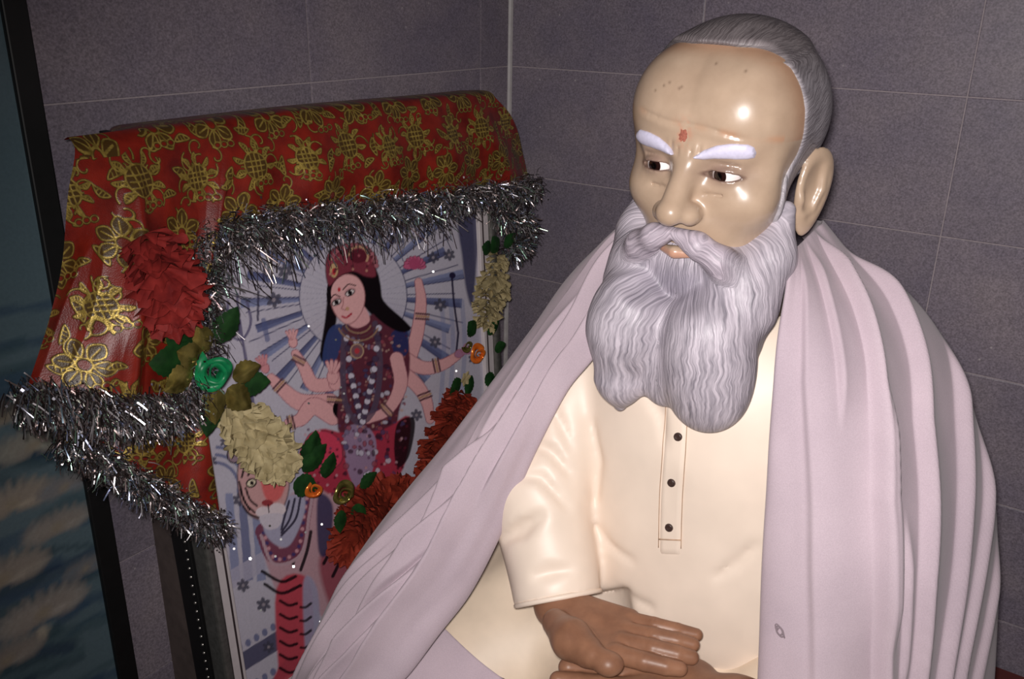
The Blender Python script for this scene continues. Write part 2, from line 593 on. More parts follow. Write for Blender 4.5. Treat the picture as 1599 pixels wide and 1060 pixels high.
T, Z = np.meshgrid(np.linspace(MT0, MT1, nu), np.linspace(MZ0, MZ1, nv), indexing='ij')
P = np.array(CORNER)+DL*T[..., None]+NL*0.008+np.array([0, 0, 1.0])*Z[..., None]
mesh_obj('print', P.reshape(-1, 3), gridfaces(nu, nv)[:, ::-1], print_mat('printed_lotus_pond', 0.4), mural, attrs={'colour': cv.sample(T.ravel(), Z.ravel())})
def wallbox(name, t0, t1, n0, n1, z0, z1, mat, parent, lean=False, bev=0.0):
    g = (lambda t, n, z: fr(t, n, z)) if lean else wp
    V = [g(t, n, z) for z in (z0, z1) for n in (n0, n1) for t in (t0, t1)]
    F = [(0, 2, 3, 1), (4, 5, 7, 6), (0, 1, 5, 4), (2, 6, 7, 3), (0, 4, 6, 2), (1, 3, 7, 5)]
    o = mesh_obj(name, V, F, mat, parent, smooth=False)
    if bev:
        b = o.modifiers.new('soft_edges', 'BEVEL'); b.width = bev; b.segments = 2
    return o
wallbox('backing', MT0, MT1, 0.0005, 0.007, MZ0, MZ1, M_BLACK, mural)
wallbox('edge_board', 0.897, 0.924, 0.0005, 0.014, MZ0, MZ1, M_BLACK, mural, bev=0.002)

# ------------------------------------------------------------------ framed devotional print leaning on the left wall
PT0, PT1, PZ0, PZ1 = 0.225, 0.806, -0.985, -0.165       # print
OT0, OT1 = 0.185, 0.842                                 # frame outside
FN = 0.100                                              # front sheet of the frame, out from the wall
picture = empty('framed_picture', wp((OT0+OT1)/2, 0.06, SEAT_Z))
tag(picture, 'large framed print of a goddess seated on a tiger, leaning in the corner', 'picture')

S = srgb
cv = Canvas(300, 320, 800, 1300, 1.6, S(188, 182, 196))
rs = random.Random(4)
for k in range(60):      # soft clouding of the printed sky
    cv.disc((rs.uniform(300, 780), rs.uniform(340, 1300)), rs.uniform(20, 60), rs.uniform(10, 30), S(*rs.choice([(188, 184, 200), (160, 154, 180), (178, 168, 182)])), 0.35, 0, 14)
BLUE, LBLUE, DBLUE = S(86, 94, 136), S(122, 130, 168), S(48, 48, 86)
PINK, DPINK, MAROON = S(222, 166, 168), S(190, 120, 128), S(96, 46, 60)
HALO = (552, 462)
# halo of rays
for k in range(46):
    a = -math.pi*1.42+k*math.pi*1.84/46
    w = 0.040
    r0, r1 = 84, 168+10*math.sin(k*2.1)
    f = lambda r, b: (HALO[0]+r*math.cos(b), HALO[1]+r*1.05*math.sin(b))
    if k % 2 == 0:
        cv.poly([f(r0, a-w), f(r1, a-w), f(r1, a+w), f(r0, a+w)], LBLUE if k % 4 else BLUE, 0.9)
        cv.poly([f(r0, a), f(r1, a), f(r1, a+w), f(r0, a+w)], DBLUE, 0.35)
    cv.line([f(r0, a+w), f(r1, a+w)], 1.6, DBLUE, 0.9)
    cv.line([f(38, a), f(r0, a)], 0.8, S(130, 126, 150), 0.5)
cv.arc(HALO, 84, -math.pi*1.42, 0.42*math.pi, 1.6, DBLUE, 0.8, 88, 60)
# arch, columns and steps at the left
for r in (62, 50, 38):
    cv.arc((335, 760), r, -1.5, 0.2, 5, BLUE, 0.8)
for x in (352, 372, 392):
    cv.poly([(x, 770), (x+12, 770), (x+24, 905), (x+10, 908)], LBLUE if x != 372 else BLUE, 0.8)
cv.poly([(334, 905), (430, 850), (450, 870), (345, 930)], S(176, 170, 190), 0.8)
for k in range(9):
    y = 1008+k*70
    cv.poly([(350, y+28), (480, y-52), (484, y-24), (356, y+56)], DBLUE if k % 2 == 0 else LBLUE, 0.85)
    for j in range(9):
        cv.disc((362+j*13, y+12-j*8.2), 4.5, 6, BLUE, 0.8)
# draperies at the right
cv.blob([(716, 340), (748, 340), (744, 420), (738, 478), (728, 450), (722, 400)], DBLUE, 0.9, 2)
cv.line([(706, 430), (709, 470), (716, 520), (712, 560)], 3.2, S(40, 34, 62), 0.95)
cv.disc((707, 430), 5, 5, S(40, 34, 62))
for x in (690, 704, 722):
    cv.curve([(x, 470), (x+4, 540), (x-2, 640)], 7, LBLUE, 0.45)
# trident
cv.line([(374, 500), (384, 560), (398, 640)], 5, S(92, 86, 118), 0.9)
cv.curve([(356, 470), (360, 520), (378, 530), (392, 505), (386, 470)], 4, S(92, 86, 118), 0.9)
cv.line([(371, 460), (374, 520)], 4, S(92, 86, 118), 0.9)
cv.line([(404, 455), (403, 500)], 3.5, S(60, 56, 80), 0.9); cv.line([(413, 412), (412, 440)], 3.5, S(60, 56, 80), 0.9)
cv.line([(412, 500), (418, 530)], 8, BLUE, 0.7)
def sprig(x, y, r):
    for k in range(6):
        a = k*math.pi/3+0.4
        cv.disc((x+r*0.6*math.cos(a), y+r*0.6*math.sin(a)), r*0.48, r*0.3, S(72, 70, 86), 0.9, a)
    cv.disc((x, y), r*0.25, r*0.25, S(150, 140, 150))
for x, y, r in ((446, 423, 12), (428, 468, 12), (677, 402, 9), (702, 398, 9), (622, 374, 9), (688, 476, 10), (680, 534, 9), (651, 648, 9), (374, 780, 10), (380, 914, 10), (412, 944, 11),
                (330, 720, 9), (352, 690, 8), (366, 1000, 9), (740, 560, 8), (724, 640, 9), (420, 1010, 9)):
    sprig(x, y, r)
# left arms of the figure, behind her body
def limb(pts, w, col=PINK):
    P = spline(pts, 16)
    for i in range(15):
        ww = np.interp(i/14, np.linspace(0, 1, len(w)), w)
        cv.line([P[i], P[i+1]], ww+2.2, S(150, 92, 104), 0.9)
    for i in range(15):
        ww = np.interp(i/14, np.linspace(0, 1, len(w)), w)
        cv.line([P[i], P[i+1]], ww, col)
def bangle(x, y, a, w):
    for k in (-1, 0, 1):
        dx, dy = math.cos(a)*k*4, math.sin(a)*k*4
        cv.line([(x+dx-math.sin(a)*w, y+dy+math.cos(a)*w), (x+dx+math.sin(a)*w, y+dy-math.cos(a)*w)], 3, S(96, 66, 72) if k else S(176, 140, 110))
def hand2(x, y, a, s, col=PINK):
    cv.disc((x, y), 9*s, 7*s, col, 1, a, edge=S(150, 92, 104), ew=1)
    for k in range(4):
        b = a+(-0.45+0.3*k)
        cv.line([(x+6*s*math.cos(b), y+6*s*math.sin(b)), (x+19*s*math.cos(b), y+19*s*math.sin(b))], 4.6*s, S(160, 100, 110))
        cv.line([(x+6*s*math.cos(b), y+6*s*math.sin(b)), (x+18*s*math.cos(b), y+18*s*math.sin(b))], 3.6*s, col)
limb([(520, 600), (490, 600), (476, 575), (462, 552)], (20, 20, 17, 12)); hand2(458, 534, -1.7, 1.0); bangle(467, 562, -1.1, 10)
limb([(516, 628), (470, 628), (440, 606), (424, 590)], (26, 26, 20, 13)); hand2(414, 574, -1.9, 1.0, S(205, 140, 146)); bangle(437, 602, -2.4, 11)
limb([(520, 650), (490, 634), (470, 655), (452, 660)], (26, 26, 20, 14)); bangle(455, 660, 2.9, 11)
limb([(640, 560), (652, 520), (658, 470), (654, 440)], (20, 19, 16, 11)); bangle(660, 494, -1.5, 10)
limb([(626, 556), (660, 574), (690, 570), (714, 556)], (22, 20, 17, 12)); bangle(682, 570, -0.2, 10); hand2(718, 552, -0.5, 0.9, S(170, 120, 150))
limb([(626, 580), (650, 600), (666, 625), (672, 655)], (22, 20, 17, 12)); bangle(664, 618, 1.2, 10)
# lotus in the raised hand
for k in range(9):
    a = -math.pi*(k/8)
    cv.disc((648+10*math.cos(a), 416+9*math.sin(a)), 8, 4.5, S(196, 96, 132), 1, a, edge=MAROON, ew=0.8)
cv.disc((648, 412), 9, 9, S(176, 76, 112))
# hair
cv.blob([(516, 430), (530, 400), (570, 395), (592, 430), (600, 480), (622, 500), (616, 512), (590, 500), (560, 470), (530, 440), (526, 500), (512, 560), (500, 556), (508, 500)], S(22, 16, 20), 1, 1.2)
cv.blob([(528, 620), (545, 610), (546, 650), (530, 655), (520, 640)], S(18, 14, 18))
# body in a maroon sari with a blue mantle
cv.blob([(518, 520), (548, 505), (600, 488), (634, 520), (640, 580), (624, 640), (612, 690), (560, 700), (528, 670), (530, 600), (512, 560)], MAROON, 1, 1.5)
cv.blob([(504, 560), (514, 515), (536, 508), (530, 550), (516, 575)], S(54, 66, 112), 0.95, 1)
cv.blob([(612, 520), (634, 512), (638, 548), (622, 560), (614, 545)], S(48, 52, 98), 0.95, 1)
# lower dress, red with dots, cushion and tassel
cv.blob([(470, 700), (500, 670), (540, 676), (600, 670), (640, 650), (634, 720), (610, 760), (560, 800), (500, 780), (472, 730)], S(168, 54, 74), 1, 1.5)
cv.blob([(474, 700), (486, 676), (512, 674), (532, 690), (534, 720), (510, 735), (482, 722)], S(204, 66, 92), 1, 1, MAROON, 1.2)
cv.blob([(540, 670), (570, 664), (588, 690), (580, 740), (556, 760), (540, 720)], S(150, 130, 160), 0.9, 1)
cv.blob([(622, 660), (648, 655), (640, 710), (622, 730), (616, 700)], S(30, 20, 26), 0.95, 1)
for k in range(130):
    x, y = rs.uniform(474, 636), rs.uniform(664, 790)
    cv.disc((x, y), 2.2, 2.2, S(*rs.choice([(90, 30, 44), (96, 60, 90), (196, 150, 160), (70, 26, 40)])), 0.8)
for k in range(190):     # embroidery
    x, y = rs.uniform(530, 636), rs.uniform(515, 668)
    cv.disc((x, y), rs.uniform(1.2, 3), rs.uniform(1.2, 3), S(*rs.choice([(150, 96, 96), (84, 40, 60), (186, 150, 140), (70, 60, 96), (140, 70, 80)])), 0.75)
# flowers worked over the whole front
for k in range(120):
    x, y = rs.uniform(534, 612), rs.uniform(520, 740)
    c = rs.choice([(70, 66, 104), (200, 192, 208), (60, 34, 52), (122, 110, 140), (150, 70, 84)])
    cv.disc((x, y), rs.uniform(2.5, 5), rs.uniform(2.5, 5), S(*c), 0.8, 0, None, S(50, 30, 48), 0.7)
limb([(620, 560), (626, 600), (606, 640), (575, 655)], (20, 20, 16, 12)); bangle(604, 640, 2.4, 11)
limb([(524, 600), (522, 585)], (18, 16)); hand2(520, 588, -1.5, 1.3); bangle(524, 624, -1.5, 12)
# garland and necklaces
for cx, top in ((556, 500), (580, 494)):
    cv.curve([(540, 510), (536, 570), (540, 630), (560, 660), (584, 640), (594, 570), (586, 505)], 9, S(86, 72, 92), 0.6)
for k in range(30):
    t = k/29
    x = 540+52*t; y = 512+np.interp(t, [0, 0.15, 0.5, 0.85, 1], [0, 70, 150, 70, 0])
    cv.disc((x, y), 5, 5, S(*((206, 198, 214) if k % 2 else (74, 60, 84))), 0.95, edge=S(60, 40, 60), ew=0.8)
for r in (16, 22, 28):
    cv.arc((560, 504), r+4, 0.1*math.pi, 0.9*math.pi, 2.6, S(150, 118, 96) if r != 22 else S(96, 60, 66), 1, r)
cv.disc((558, 548), 10, 11, S(120, 84, 92), 1, edge=S(176, 146, 120), ew=2); cv.disc((558, 548), 4, 4.5, S(180, 60, 70))
cv.blob([(580, 430), (600, 470), (632, 500), (642, 514), (624, 518), (596, 502), (578, 478)], S(22, 16, 20), 1, 1)
# neck and face
cv.blob([(540, 480), (566, 476), (578, 500), (560, 512), (544, 505)], PINK, 1, 1)
cv.blob([(516, 462), (522, 440), (540, 428), (560, 434), (570, 455), (568, 480), (556, 500), (542, 506), (530, 498), (520, 482)], S(226, 172, 172), 1, 1, S(140, 84, 90), 1)
cv.curve([(514, 470), (516, 444), (534, 426), (556, 426), (572, 446), (576, 480)], 7, S(22, 16, 20))
for ex, ey in ((526, 472), (547, 457)):
    cv.disc((ex, ey-1), 9, 5.5, S(110, 70, 84), 0.6, -0.5, 2)
    cv.disc((ex, ey), 7.5, 4, S(240, 226, 226), 1, -0.5, edge=S(24, 16, 20), ew=1.4)
    cv.disc((ex, ey), 3.6, 3.6, S(22, 14, 18))
cv.curve([(517, 466), (523, 460), (531, 463)], 1.8, S(30, 18, 22)); cv.curve([(536, 452), (545, 444), (556, 446)], 1.8, S(30, 18, 22))
cv.curve([(537, 464), (536, 476), (534, 482), (541, 484)], 1.3, S(160, 100, 104))
cv.curve([(535, 494), (541, 496), (549, 490)], 3, S(176, 54, 72))
cv.disc((530, 452), 2.2, 3.5, S(190, 40, 52))
cv.disc((543, 482), 3, 3, S(190, 150, 110), 0.9)
# crown
cv.blob([(514, 446), (509, 415), (516, 392), (540, 380), (566, 384), (580, 400), (588, 430), (572, 432), (552, 424), (530, 432)], S(128, 54, 68), 1, 1, S(70, 30, 40), 1.2)
for k in range(15):
    a = -2.7+k*0.19
    cv.disc((552+36*math.cos(a), 416+34*math.sin(a)), 4, 4, S(170, 100, 110), 0.95, edge=S(80, 34, 46), ew=0.9)
cv.disc((522, 422), 7, 12, S(196, 160, 120), 1, edge=S(110, 60, 60), ew=1.4); cv.disc((522, 424), 3, 5.5, S(190, 50, 60))
cv.disc((560, 400), 14, 11, S(96, 34, 48)); cv.arc((560, 400), 15, -3, 0.5, 3.5, S(190, 150, 120))
for k in range(22):
    cv.disc((rs.uniform(516, 582), rs.uniform(392, 428)), 2, 2, S(*rs.choice([(190, 140, 120), (90, 40, 50), (170, 90, 100)])), 0.9)
# tiger: body, collar, head
STR = S(26, 20, 26)
cv.blob([(415, 840), (470, 760), (540, 790), (600, 860), (620, 960), (560, 1000), (500, 960), (470, 900), (440, 930), (420, 890)], S(188, 150, 160), 1, 2)
cv.blob([(500, 870), (560, 850), (620, 900), (640, 1000), (560, 1040), (520, 960)], S(150, 70, 84), 0.9, 4)
cv.blob([(432, 920), (478, 900), (490, 960), (486, 1080), (480, 1300), (430, 1300), (436, 1080)], S(190, 74, 88), 1, 2)
cv.blob([(474, 910), (496, 920), (500, 1010), (492, 1110), (480, 1060)], S(160, 156, 184), 0.9, 2)
cv.blob([(420, 1080), (470, 1040), (476, 1300), (400, 1300)], S(176, 70, 84), 1, 2)
for k in range(16):
    y = 938+k*21
    cv.curve([(438-1.0*k*0, y), (452, y+7), (464, y+4)], 4.5, STR, 0.95)
    cv.curve([(486, y+4), (478, y+10), (470, y+10)], 4, STR, 0.9)
for a, b, c in (((410, 892), (440, 908), (462, 900)), ((414, 912), (440, 926), (470, 914)), ((470, 890), (480, 860), (486, 830)), ((458, 880), (468, 850), (474, 812)),
                ((506, 880), (516, 860), (524, 840)), ((520, 900), (536, 868), (548, 850)), ((540, 915), (556, 880), (566, 862)), ((560, 930), (574, 900), (584, 884))):
    cv.curve([a, b, c], 5, STR, 0.95)
cv.curve([(412, 830), (430, 868), (462, 858), (474, 800), (480, 760)], 26, S(120, 62, 84), 0.95)
cv.curve([(408, 836), (428, 880), (470, 866), (484, 800), (490, 760)], 5, S(190, 160, 170), 0.9)
for k in range(24):
    t = k/23
    cv.disc(tuple(spline([(412, 832), (430, 872), (464, 860), (476, 800), (482, 765)], 24)[k]), 3, 3, S(206, 150, 160) if k % 2 else S(70, 60, 110), 0.95)
cv.blob([(497, 775), (520, 790), (514, 860), (498, 860)], DBLUE, 0.9, 2)
cv.blob([(424, 790), (470, 770), (476, 800), (454, 850), (430, 850), (412, 825)], S(170, 166, 190), 1, 1.5)
for o in (0, 9, 18):
    cv.curve([(470-o, 775+o*0.4), (462-o, 810), (440, 836-o*0.5)], 3.5, S(50, 46, 66), 0.95)
cv.disc((368, 708), 12, 15, S(150, 126, 140), 1, 0.4, edge=STR, ew=2)
cv.blob([(372, 730), (384, 704), (410, 694), (440, 710), (452, 745), (448, 780), (432, 806), (408, 812), (386, 800), (374, 770)], S(204, 158, 158), 1, 1.5, STR, 1.2)
cv.blob([(404, 720), (430, 712), (446, 745), (440, 775), (424, 784), (412, 770)], S(214, 104, 104), 1, 2)
cv.disc((412, 800), 12, 9, S(222, 206, 212)); cv.disc((434, 795), 13, 10, S(222, 206, 212)); cv.blob([(406, 806), (440, 802), (436, 822), (416, 826)], S(206, 196, 208))
cv.disc((418, 785), 9, 5, S(150, 60, 66)); cv.line([(419, 788), (421, 800)], 1.6, STR)
cv.disc((393, 754), 8, 6, S(230, 216, 190), 1, -0.5, edge=STR, ew=2.4); cv.disc((394, 754), 3, 3.2, STR)
cv.disc((440, 742), 5, 4, S(230, 216, 190), 1, 0.2, edge=STR, ew=2)
for a, b, c in (((378, 745), (384, 726), (396, 716)), ((376, 765), (384, 786), (398, 800)), ((384, 762), (391, 780), (402, 790)), ((380, 790), (390, 802), (404, 808)), ((388, 742), (394, 732), (404, 728)), ((396, 708), (404, 700), (414, 700)), ((374, 752), (380, 776), (390, 796))):
    cv.curve([a, b, c], 3.2, STR, 0.95)

# the printed sheet
nu, nv = 330, 480
T, Z = np.meshgrid(np.linspace(PT0, PT1, nu), np.linspace(PZ0, PZ1, nv), indexing='ij')
P = CORNER+DL*T[..., None]+NL*(FN-0.004+LEAN*(Z+0.4))[..., None]+np.array([0, 0, 1.0])*Z[..., None]
uvp = project(P.reshape(-1, 3))
mesh_obj('print', P.reshape(-1, 3), gridfaces(nu, nv)[:, ::-1], print_mat('printed_sheet_under_glass', 0.22, 0.05), picture, attrs={'colour': cv.sample(uvp[:, 0], uvp[:, 1])})

# frame: deep box, silver moulding, pale slip with a dark line, beaded black edge
M_BOX = plain('brown_varnished_side_board', srgb(88, 76, 72), 0.6, scale=40, var=0.25)
M_SILVER = plain('brushed_silver_moulding', srgb(128, 126, 122), 0.35, 0.7, scale=120, var=0.2)
M_SLIP = plain('off_white_slip', srgb(196, 186, 188), 0.5, var=0.05)
M_LINE = plain('dark_inlay_line', srgb(56, 46, 48), 0.5)
M_BEAD = plain('silver_bead', srgb(150, 146, 142), 0.3, 0.8)
wallbox('backboard', OT0+0.006, OT1-0.006, -0.052, FN-0.006, -0.99, -0.158, M_BOX, picture, True)
def member(name, t0, t1, z0, z1, n0, n1, mat, bev=0.002):
    return wallbox(name, t0, t1, n0, n1, z0, z1, mat, picture, True, bev)
ZB, ZT = -0.995, -0.150
side = []
for (a, b) in ((OT1-0.014, OT1), (OT0, OT0+0.014)):
    side.append(member('moulding', a, b, ZB, ZT, FN-0.022, FN+0.010, M_SILVER, 0.004))
for (a, b) in ((ZB, ZB+0.014), (ZT-0.014, ZT)):
    member('moulding', OT0+0.014, OT1-0.014, a, b, FN-0.022, FN+0.010, M_SILVER, 0.004)
for (a, b) in ((OT1-0.036, OT1-0.014), (OT0+0.014, OT0+0.040)):
    member('slip', a, b, ZB+0.014, ZT-0.014, FN-0.010, FN+0.003, M_SLIP, 0.0015)
for (a, b) in ((ZB+0.014, ZB+0.036), (ZT-0.036, ZT-0.014)):
    member('slip', OT0+0.040, OT1-0.036, a, b, FN-0.010, FN+0.003, M_SLIP, 0.0015)
member('inlay_line', OT1-0.030, OT1-0.0275, ZB+0.03, ZT-0.03, FN, FN+0.0042, M_LINE, 0)
member('inlay_line', OT0+0.030, OT0+0.0325, ZB+0.03, ZT-0.03, FN, FN+0.0042, M_LINE, 0)
edge_ = member('edge_strip', OT1-0.008, OT1+0.002, ZB, ZT, FN-0.062, FN-0.024, M_BLACK, 0.001)
member('edge_strip', OT0-0.002, OT0+0.008, ZB, ZT, FN-0.062, FN-0.024, M_BLACK, 0.001)
# beads along the black edge
bv, bf = [], []
def dome(c, r, k=8):
    o = len(bv)
    for h, q in ((0.0, 1.0), (0.6, 0.8), (0.95, 0.35)):
        for i in range(k):
            a = 2*math.pi*i/k
            bv.append(c+DL*r*h+NL*r*q*math.cos(a)+np.array([0, 0, r*q*math.sin(a)]))
    for j in range(2):
        for i in range(k):
            bf.append((o+j*k+i, o+j*k+(i+1) % k, o+(j+1)*k+(i+1) % k, o+(j+1)*k+i))
    bf.append(tuple(o+2*k+i for i in range(k)))
for z in np.arange(ZB+0.008, ZT-0.005, 0.0135):
    dome(fr(OT1+0.002, FN-0.031, z), 0.0022)
bd = mesh_obj('beading', bv, bf, M_BEAD, edge_); bd['kind'] = 'stuff'
# sequins stuck to the glass
sv, sf = [], []
for k in range(34):
    px, py = rs.uniform(350, 740), rs.uniform(380, 1040)
    t, n, z = on_front(px, py, FN)
    if not (PT0+0.01 < t < PT1-0.01 and z > -0.96): continue
    c = fr(t, FN-0.002, z); o = len(sv)
    nn = -c/np.linalg.norm(c)+np.array([rs.gauss(0, 0.12), rs.gauss(0, 0.12), rs.gauss(0, 0.12)]); nn /= np.linalg.norm(nn)
    e1 = np.cross(nn, (0, 0, 1)); e1 /= np.linalg.norm(e1); e2 = np.cross(nn, e1)
    for r in (0.0018,):
        for i in range(7):
            a = 2*math.pi*i/7
            sv.append(c+NL*0.002+r*(math.cos(a)*e1+math.sin(a)*e2))
    sf.append(tuple(range(o, o+7)))
M_SEQ = plain('mirror_sequin', srgb(226, 224, 224), 0.22, 1.0, var=0.02)
sq = mesh_obj('sequins', sv, sf, M_SEQ, picture, smooth=False); sq['kind'] = 'stuff'

# ------------------------------------------------------------------ red and gold cloth over the picture
# pattern in cloth metres
cg = Canvas(-0.02, -0.02, 1.16, 0.84, 1000, (0, 0, 0))
rs = random.Random(12)
ON = (1, 1, 1)
LW = 0.0018
def petal_ring(x, y, r, n, rot=0.0, wid=0.45, inner=True):
    for k in range(n):
        a = rot+2*math.pi*k/n
        ca, sa = math.cos(a), math.sin(a)
        P = [(x+0.25*r*ca, y+0.25*r*sa), (x+0.65*r*ca-wid*r*sa*0.62, y+0.65*r*sa+wid*r*ca*0.62), (x+r*ca, y+r*sa), (x+0.65*r*ca+wid*r*sa*0.62, y+0.65*r*sa-wid*r*ca*0.62)]
        cg.blob(P, (0.32,)*3, 0.9, None, ON, LW, 14)
        if inner:
            cg.line([(x+0.35*r*ca, y+0.35*r*sa), (x+0.8*r*ca, y+0.8*r*sa)], LW*0.8, ON)
    cg.disc((x, y), 0.24*r, 0.24*r, (0.1,)*3, 1, edge=ON, ew=LW)
def curl(x, y, s, a, f):
    t = np.linspace(0, 4.4, 16)
    rr = s*(1-0.19*t)
    P = np.stack([x+rr*np.cos(a+f*t)-s*math.cos(a), y+rr*np.sin(a+f*t)-s*math.sin(a)], 1)
    cg.line(P, LW*0.9, ON)
def leaf2(x, y, L, a, f):
    ca, sa = math.cos(a), math.sin(a)
    P = [(x, y), (x+0.5*L*ca-f*0.32*L*sa, y+0.5*L*sa+f*0.32*L*ca), (x+L*ca, y+L*sa), (x+0.5*L*ca+f*0.06*L*sa, y+0.5*L*sa-f*0.06*L*ca)]
    cg.blob(P, (0.24,)*3, 0.9, None, ON, LW, 14)
    for q in (0.3, 0.5, 0.7):
        cg.line([(x+q*L*ca, y+q*L*sa), (x+(q+0.05)*L*ca-f*0.2*L*sa*(1-abs(q-0.5)), y+(q+0.05)*L*sa+f*0.2*L*ca*(1-abs(q-0.5)))], LW*0.7, ON)
def lotus_big(x, y, s, rot):
    cg.disc((x, y), 0.5*s, 0.55*s, (0.30,)*3, 0.9, rot, None, ON, LW)
    for k in (-1, 0, 1):
        cg.line([(x-0.4*s, y+k*0.2*s), (x+0.4*s, y+k*0.2*s)], LW*0.8, ON); cg.line([(x+k*0.2*s, y-0.45*s), (x+k*0.2*s, y+0.45*s)], LW*0.8, ON)
    for k in range(9):
        a = rot+2*math.pi*k/9
        leaf2(x+0.52*s*math.cos(a), y+0.55*s*math.sin(a), 0.48*s, a, 1 if k % 2 else -1)
    for k in range(4):
        a = rot+0.6+math.pi/2*k
        curl(x+1.15*s*math.cos(a), y+1.15*s*math.sin(a), 0.014, a, 1 if k % 2 else -1)
i = 0
for ry, y in enumerate(np.arange(0.008, 0.84, 0.055)):
    for rx, x in enumerate(np.arange(0.0, 1.15, 0.078)):
        xx = x+(0.039 if ry % 2 else 0)+rs.uniform(-0.008, 0.008); yy = y+rs.uniform(-0.006, 0.006)
        if ry % 2 == 0:
            petal_ring(xx, yy, 0.027, 6, rs.uniform(0, 1))
        elif rx % 2 == 0:
            lotus_big(xx, yy, 0.031, rs.uniform(0, 6))
        else:
            lotus_big(xx, yy, 0.027, rs.uniform(0, 6))
        leaf2(xx+0.046, yy-0.006, 0.024, rs.uniform(-0.6, 2.2), rs.choice((-1, 1)))
        curl(xx-0.040, yy+0.028, 0.012, rs.uniform(0, 6), rs.choice((-1, 1)))
        curl(xx+0.030, yy-0.030, 0.011, rs.uniform(0, 6), rs.choice((-1, 1)))
        leaf2(xx-0.036, yy+0.012, 0.020, rs.uniform(1.5, 4), rs.choice((-1, 1)))
        curl(xx+0.048, yy+0.034, 0.010, rs.uniform(0, 6), rs.choice((-1, 1)))
        for k in (-1, 0, 1):
            cg.disc((xx+0.046+k*0.009, yy-0.032+rs.uniform(-0.001, 0.001)), 0.0042, 0.0034, (0.05,)*3, 1, 0, None, ON, LW*0.7)

def cloth_mat():
    m = NT('red_satin_with_gold_print')
    g = m.attr('gold', 'Fac')
    n = m.noise(m.coords(), 30.0, 3)
    gl = m.ramp(g, [(0.45, (0,)*3), (0.8, (1,)*3)]); fi = m.ramp(g, [(0.08, (0,)*3), (0.26, (1,)*3)])
    red = m.ramp(n, [(0.3, srgb(96, 20, 15)), (0.7, srgb(140, 36, 22))])
    gold = m.ramp(m.noise(m.coords(), 150.0, 2), [(0.3, srgb(128, 106, 46)), (0.7, srgb(196, 168, 84))])
    m.color(m.mix(gl, m.mix(fi, red, srgb(74, 52, 20)), gold))
    m.l(m.math('MULTIPLY', gl, 0.5), m.b.inputs['Metallic'])
    m.set(Roughness=0.38, Specular_IOR_Level=0.5)
    m.bump(m.math('ADD', m.math('MULTIPLY', g, 0.7), m.math('MULTIPLY', m.noise(m.coords(), 700.0, 2), 0.5)), 0.5, 0.0012)
    return m.m
M_CLOTH = cloth_mat()
cloth = empty('brocade_cloth', wp(0.55, 0.12, -0.15))
tag(cloth, 'red cloth with gold flowers draped over the top of the framed goddess picture', 'cloth')

CN = FN+0.014
def cpt(px, py, n0):
    t, n, z = on_front(px, py, n0)
    return wp(t, n, z)
# columns run from the back edge over the top of the frame down to the hem
top = spline([(113, 216, 0), (300, 192, 0), (500, 168, 0), (700, 150, 0), (768, 143, 0)], 200)
hem_pts = [(0.0, 40, 618, 0.150), (0.08, 100, 626, 0.165), (0.16, 165, 634, 0.172), (0.22, 222, 640, 0.168), (0.27, 268, 640, 0.158), (0.31, 290, 600, 0.148), (0.34, 300, 520, 0.140), (0.37, 308, 430, 0.136),
           (0.40, 322, 366, 0.134), (0.46, 372, 352, 0.136), (0.55, 462, 340, 0.138), (0.66, 570, 328, 0.138), (0.78, 680, 314, 0.136), (0.88, 760, 302, 0.130), (0.95, 812, 296, 0.124), (1.0, 842, 292, 0.118)]
hp = np.array(hem_pts)
nu, nv = 720, 350
G = np.zeros((nu, nv, 3)); AR = np.zeros((nu, nv))
nz1 = noise3(61)
us = np.linspace(0, 1, nu)
for i, u in enumerate(us):
    tx, ty = np.interp(u, np.linspace(0, 1, 200), top[:, 0]), np.interp(u, np.linspace(0, 1, 200), top[:, 1])
    hx, hy, hn = [np.interp(u, hp[:, 0], hp[:, k]) for k in (1, 2, 3)]
    ft = np.array(on_front(tx, ty, CN)); fh = np.array(on_front(hx, hy, hn))
    r = 0.012
    bk = (1-sstep(0.10, 0.2, u))
    b0 = 0.004+bk*(ft[1]-0.024); b1 = 0.012+bk*(ft[1]-0.028); b2 = 0.05+bk*(ft[1]-0.062)
    ctl = [(ft[0]-0.004, b0, ft[2]-0.030*(1-bk)-0.004*bk), (ft[0], b1, ft[2]-0.008*(1-bk)-0.003*bk), (ft[0], b2, ft[2]-0.001), (ft[0], ft[1]-0.006, ft[2]), (ft[0]*0.97+fh[0]*0.03, ft[1]+0.008, ft[2]-0.012)]
    for q in (0.22, 0.45, 0.7, 1.0):
        n = ft[1]+(fh[1]-ft[1])*q**0.8+0.010*math.sin(math.pi*q)
        # the right end slopes off the corner of the frame
        sl = max(0, (u-0.93)/0.07)
        ctl.append((ft[0]+(fh[0]-ft[0])*(q**(1-0.25*sl)), n-0.02*sl*q, ft[2]+(fh[2]-ft[2])*q))
    C = spline(ctl, nv)
    G[i] = C
    AR[i] = np.r_[0, np.cumsum(np.linalg.norm(np.diff(C, axis=0), axis=1))]
# folds of the loose cloth
U, Vv = np.meshgrid(us, np.linspace(0, 1, nv), indexing='ij')
hang = sstep(0.35, 0.8, Vv)
fold = 0.010*np.sin(U*34+Vv*3)*hang*sstep(0.42, 0.30, U)+0.0045*np.sin(U*52-5*Vv+1.3)*hang*sstep(0.36, 0.5, U)
fold += 0.004*nz1(U*14, Vv*5, 0*U)*hang
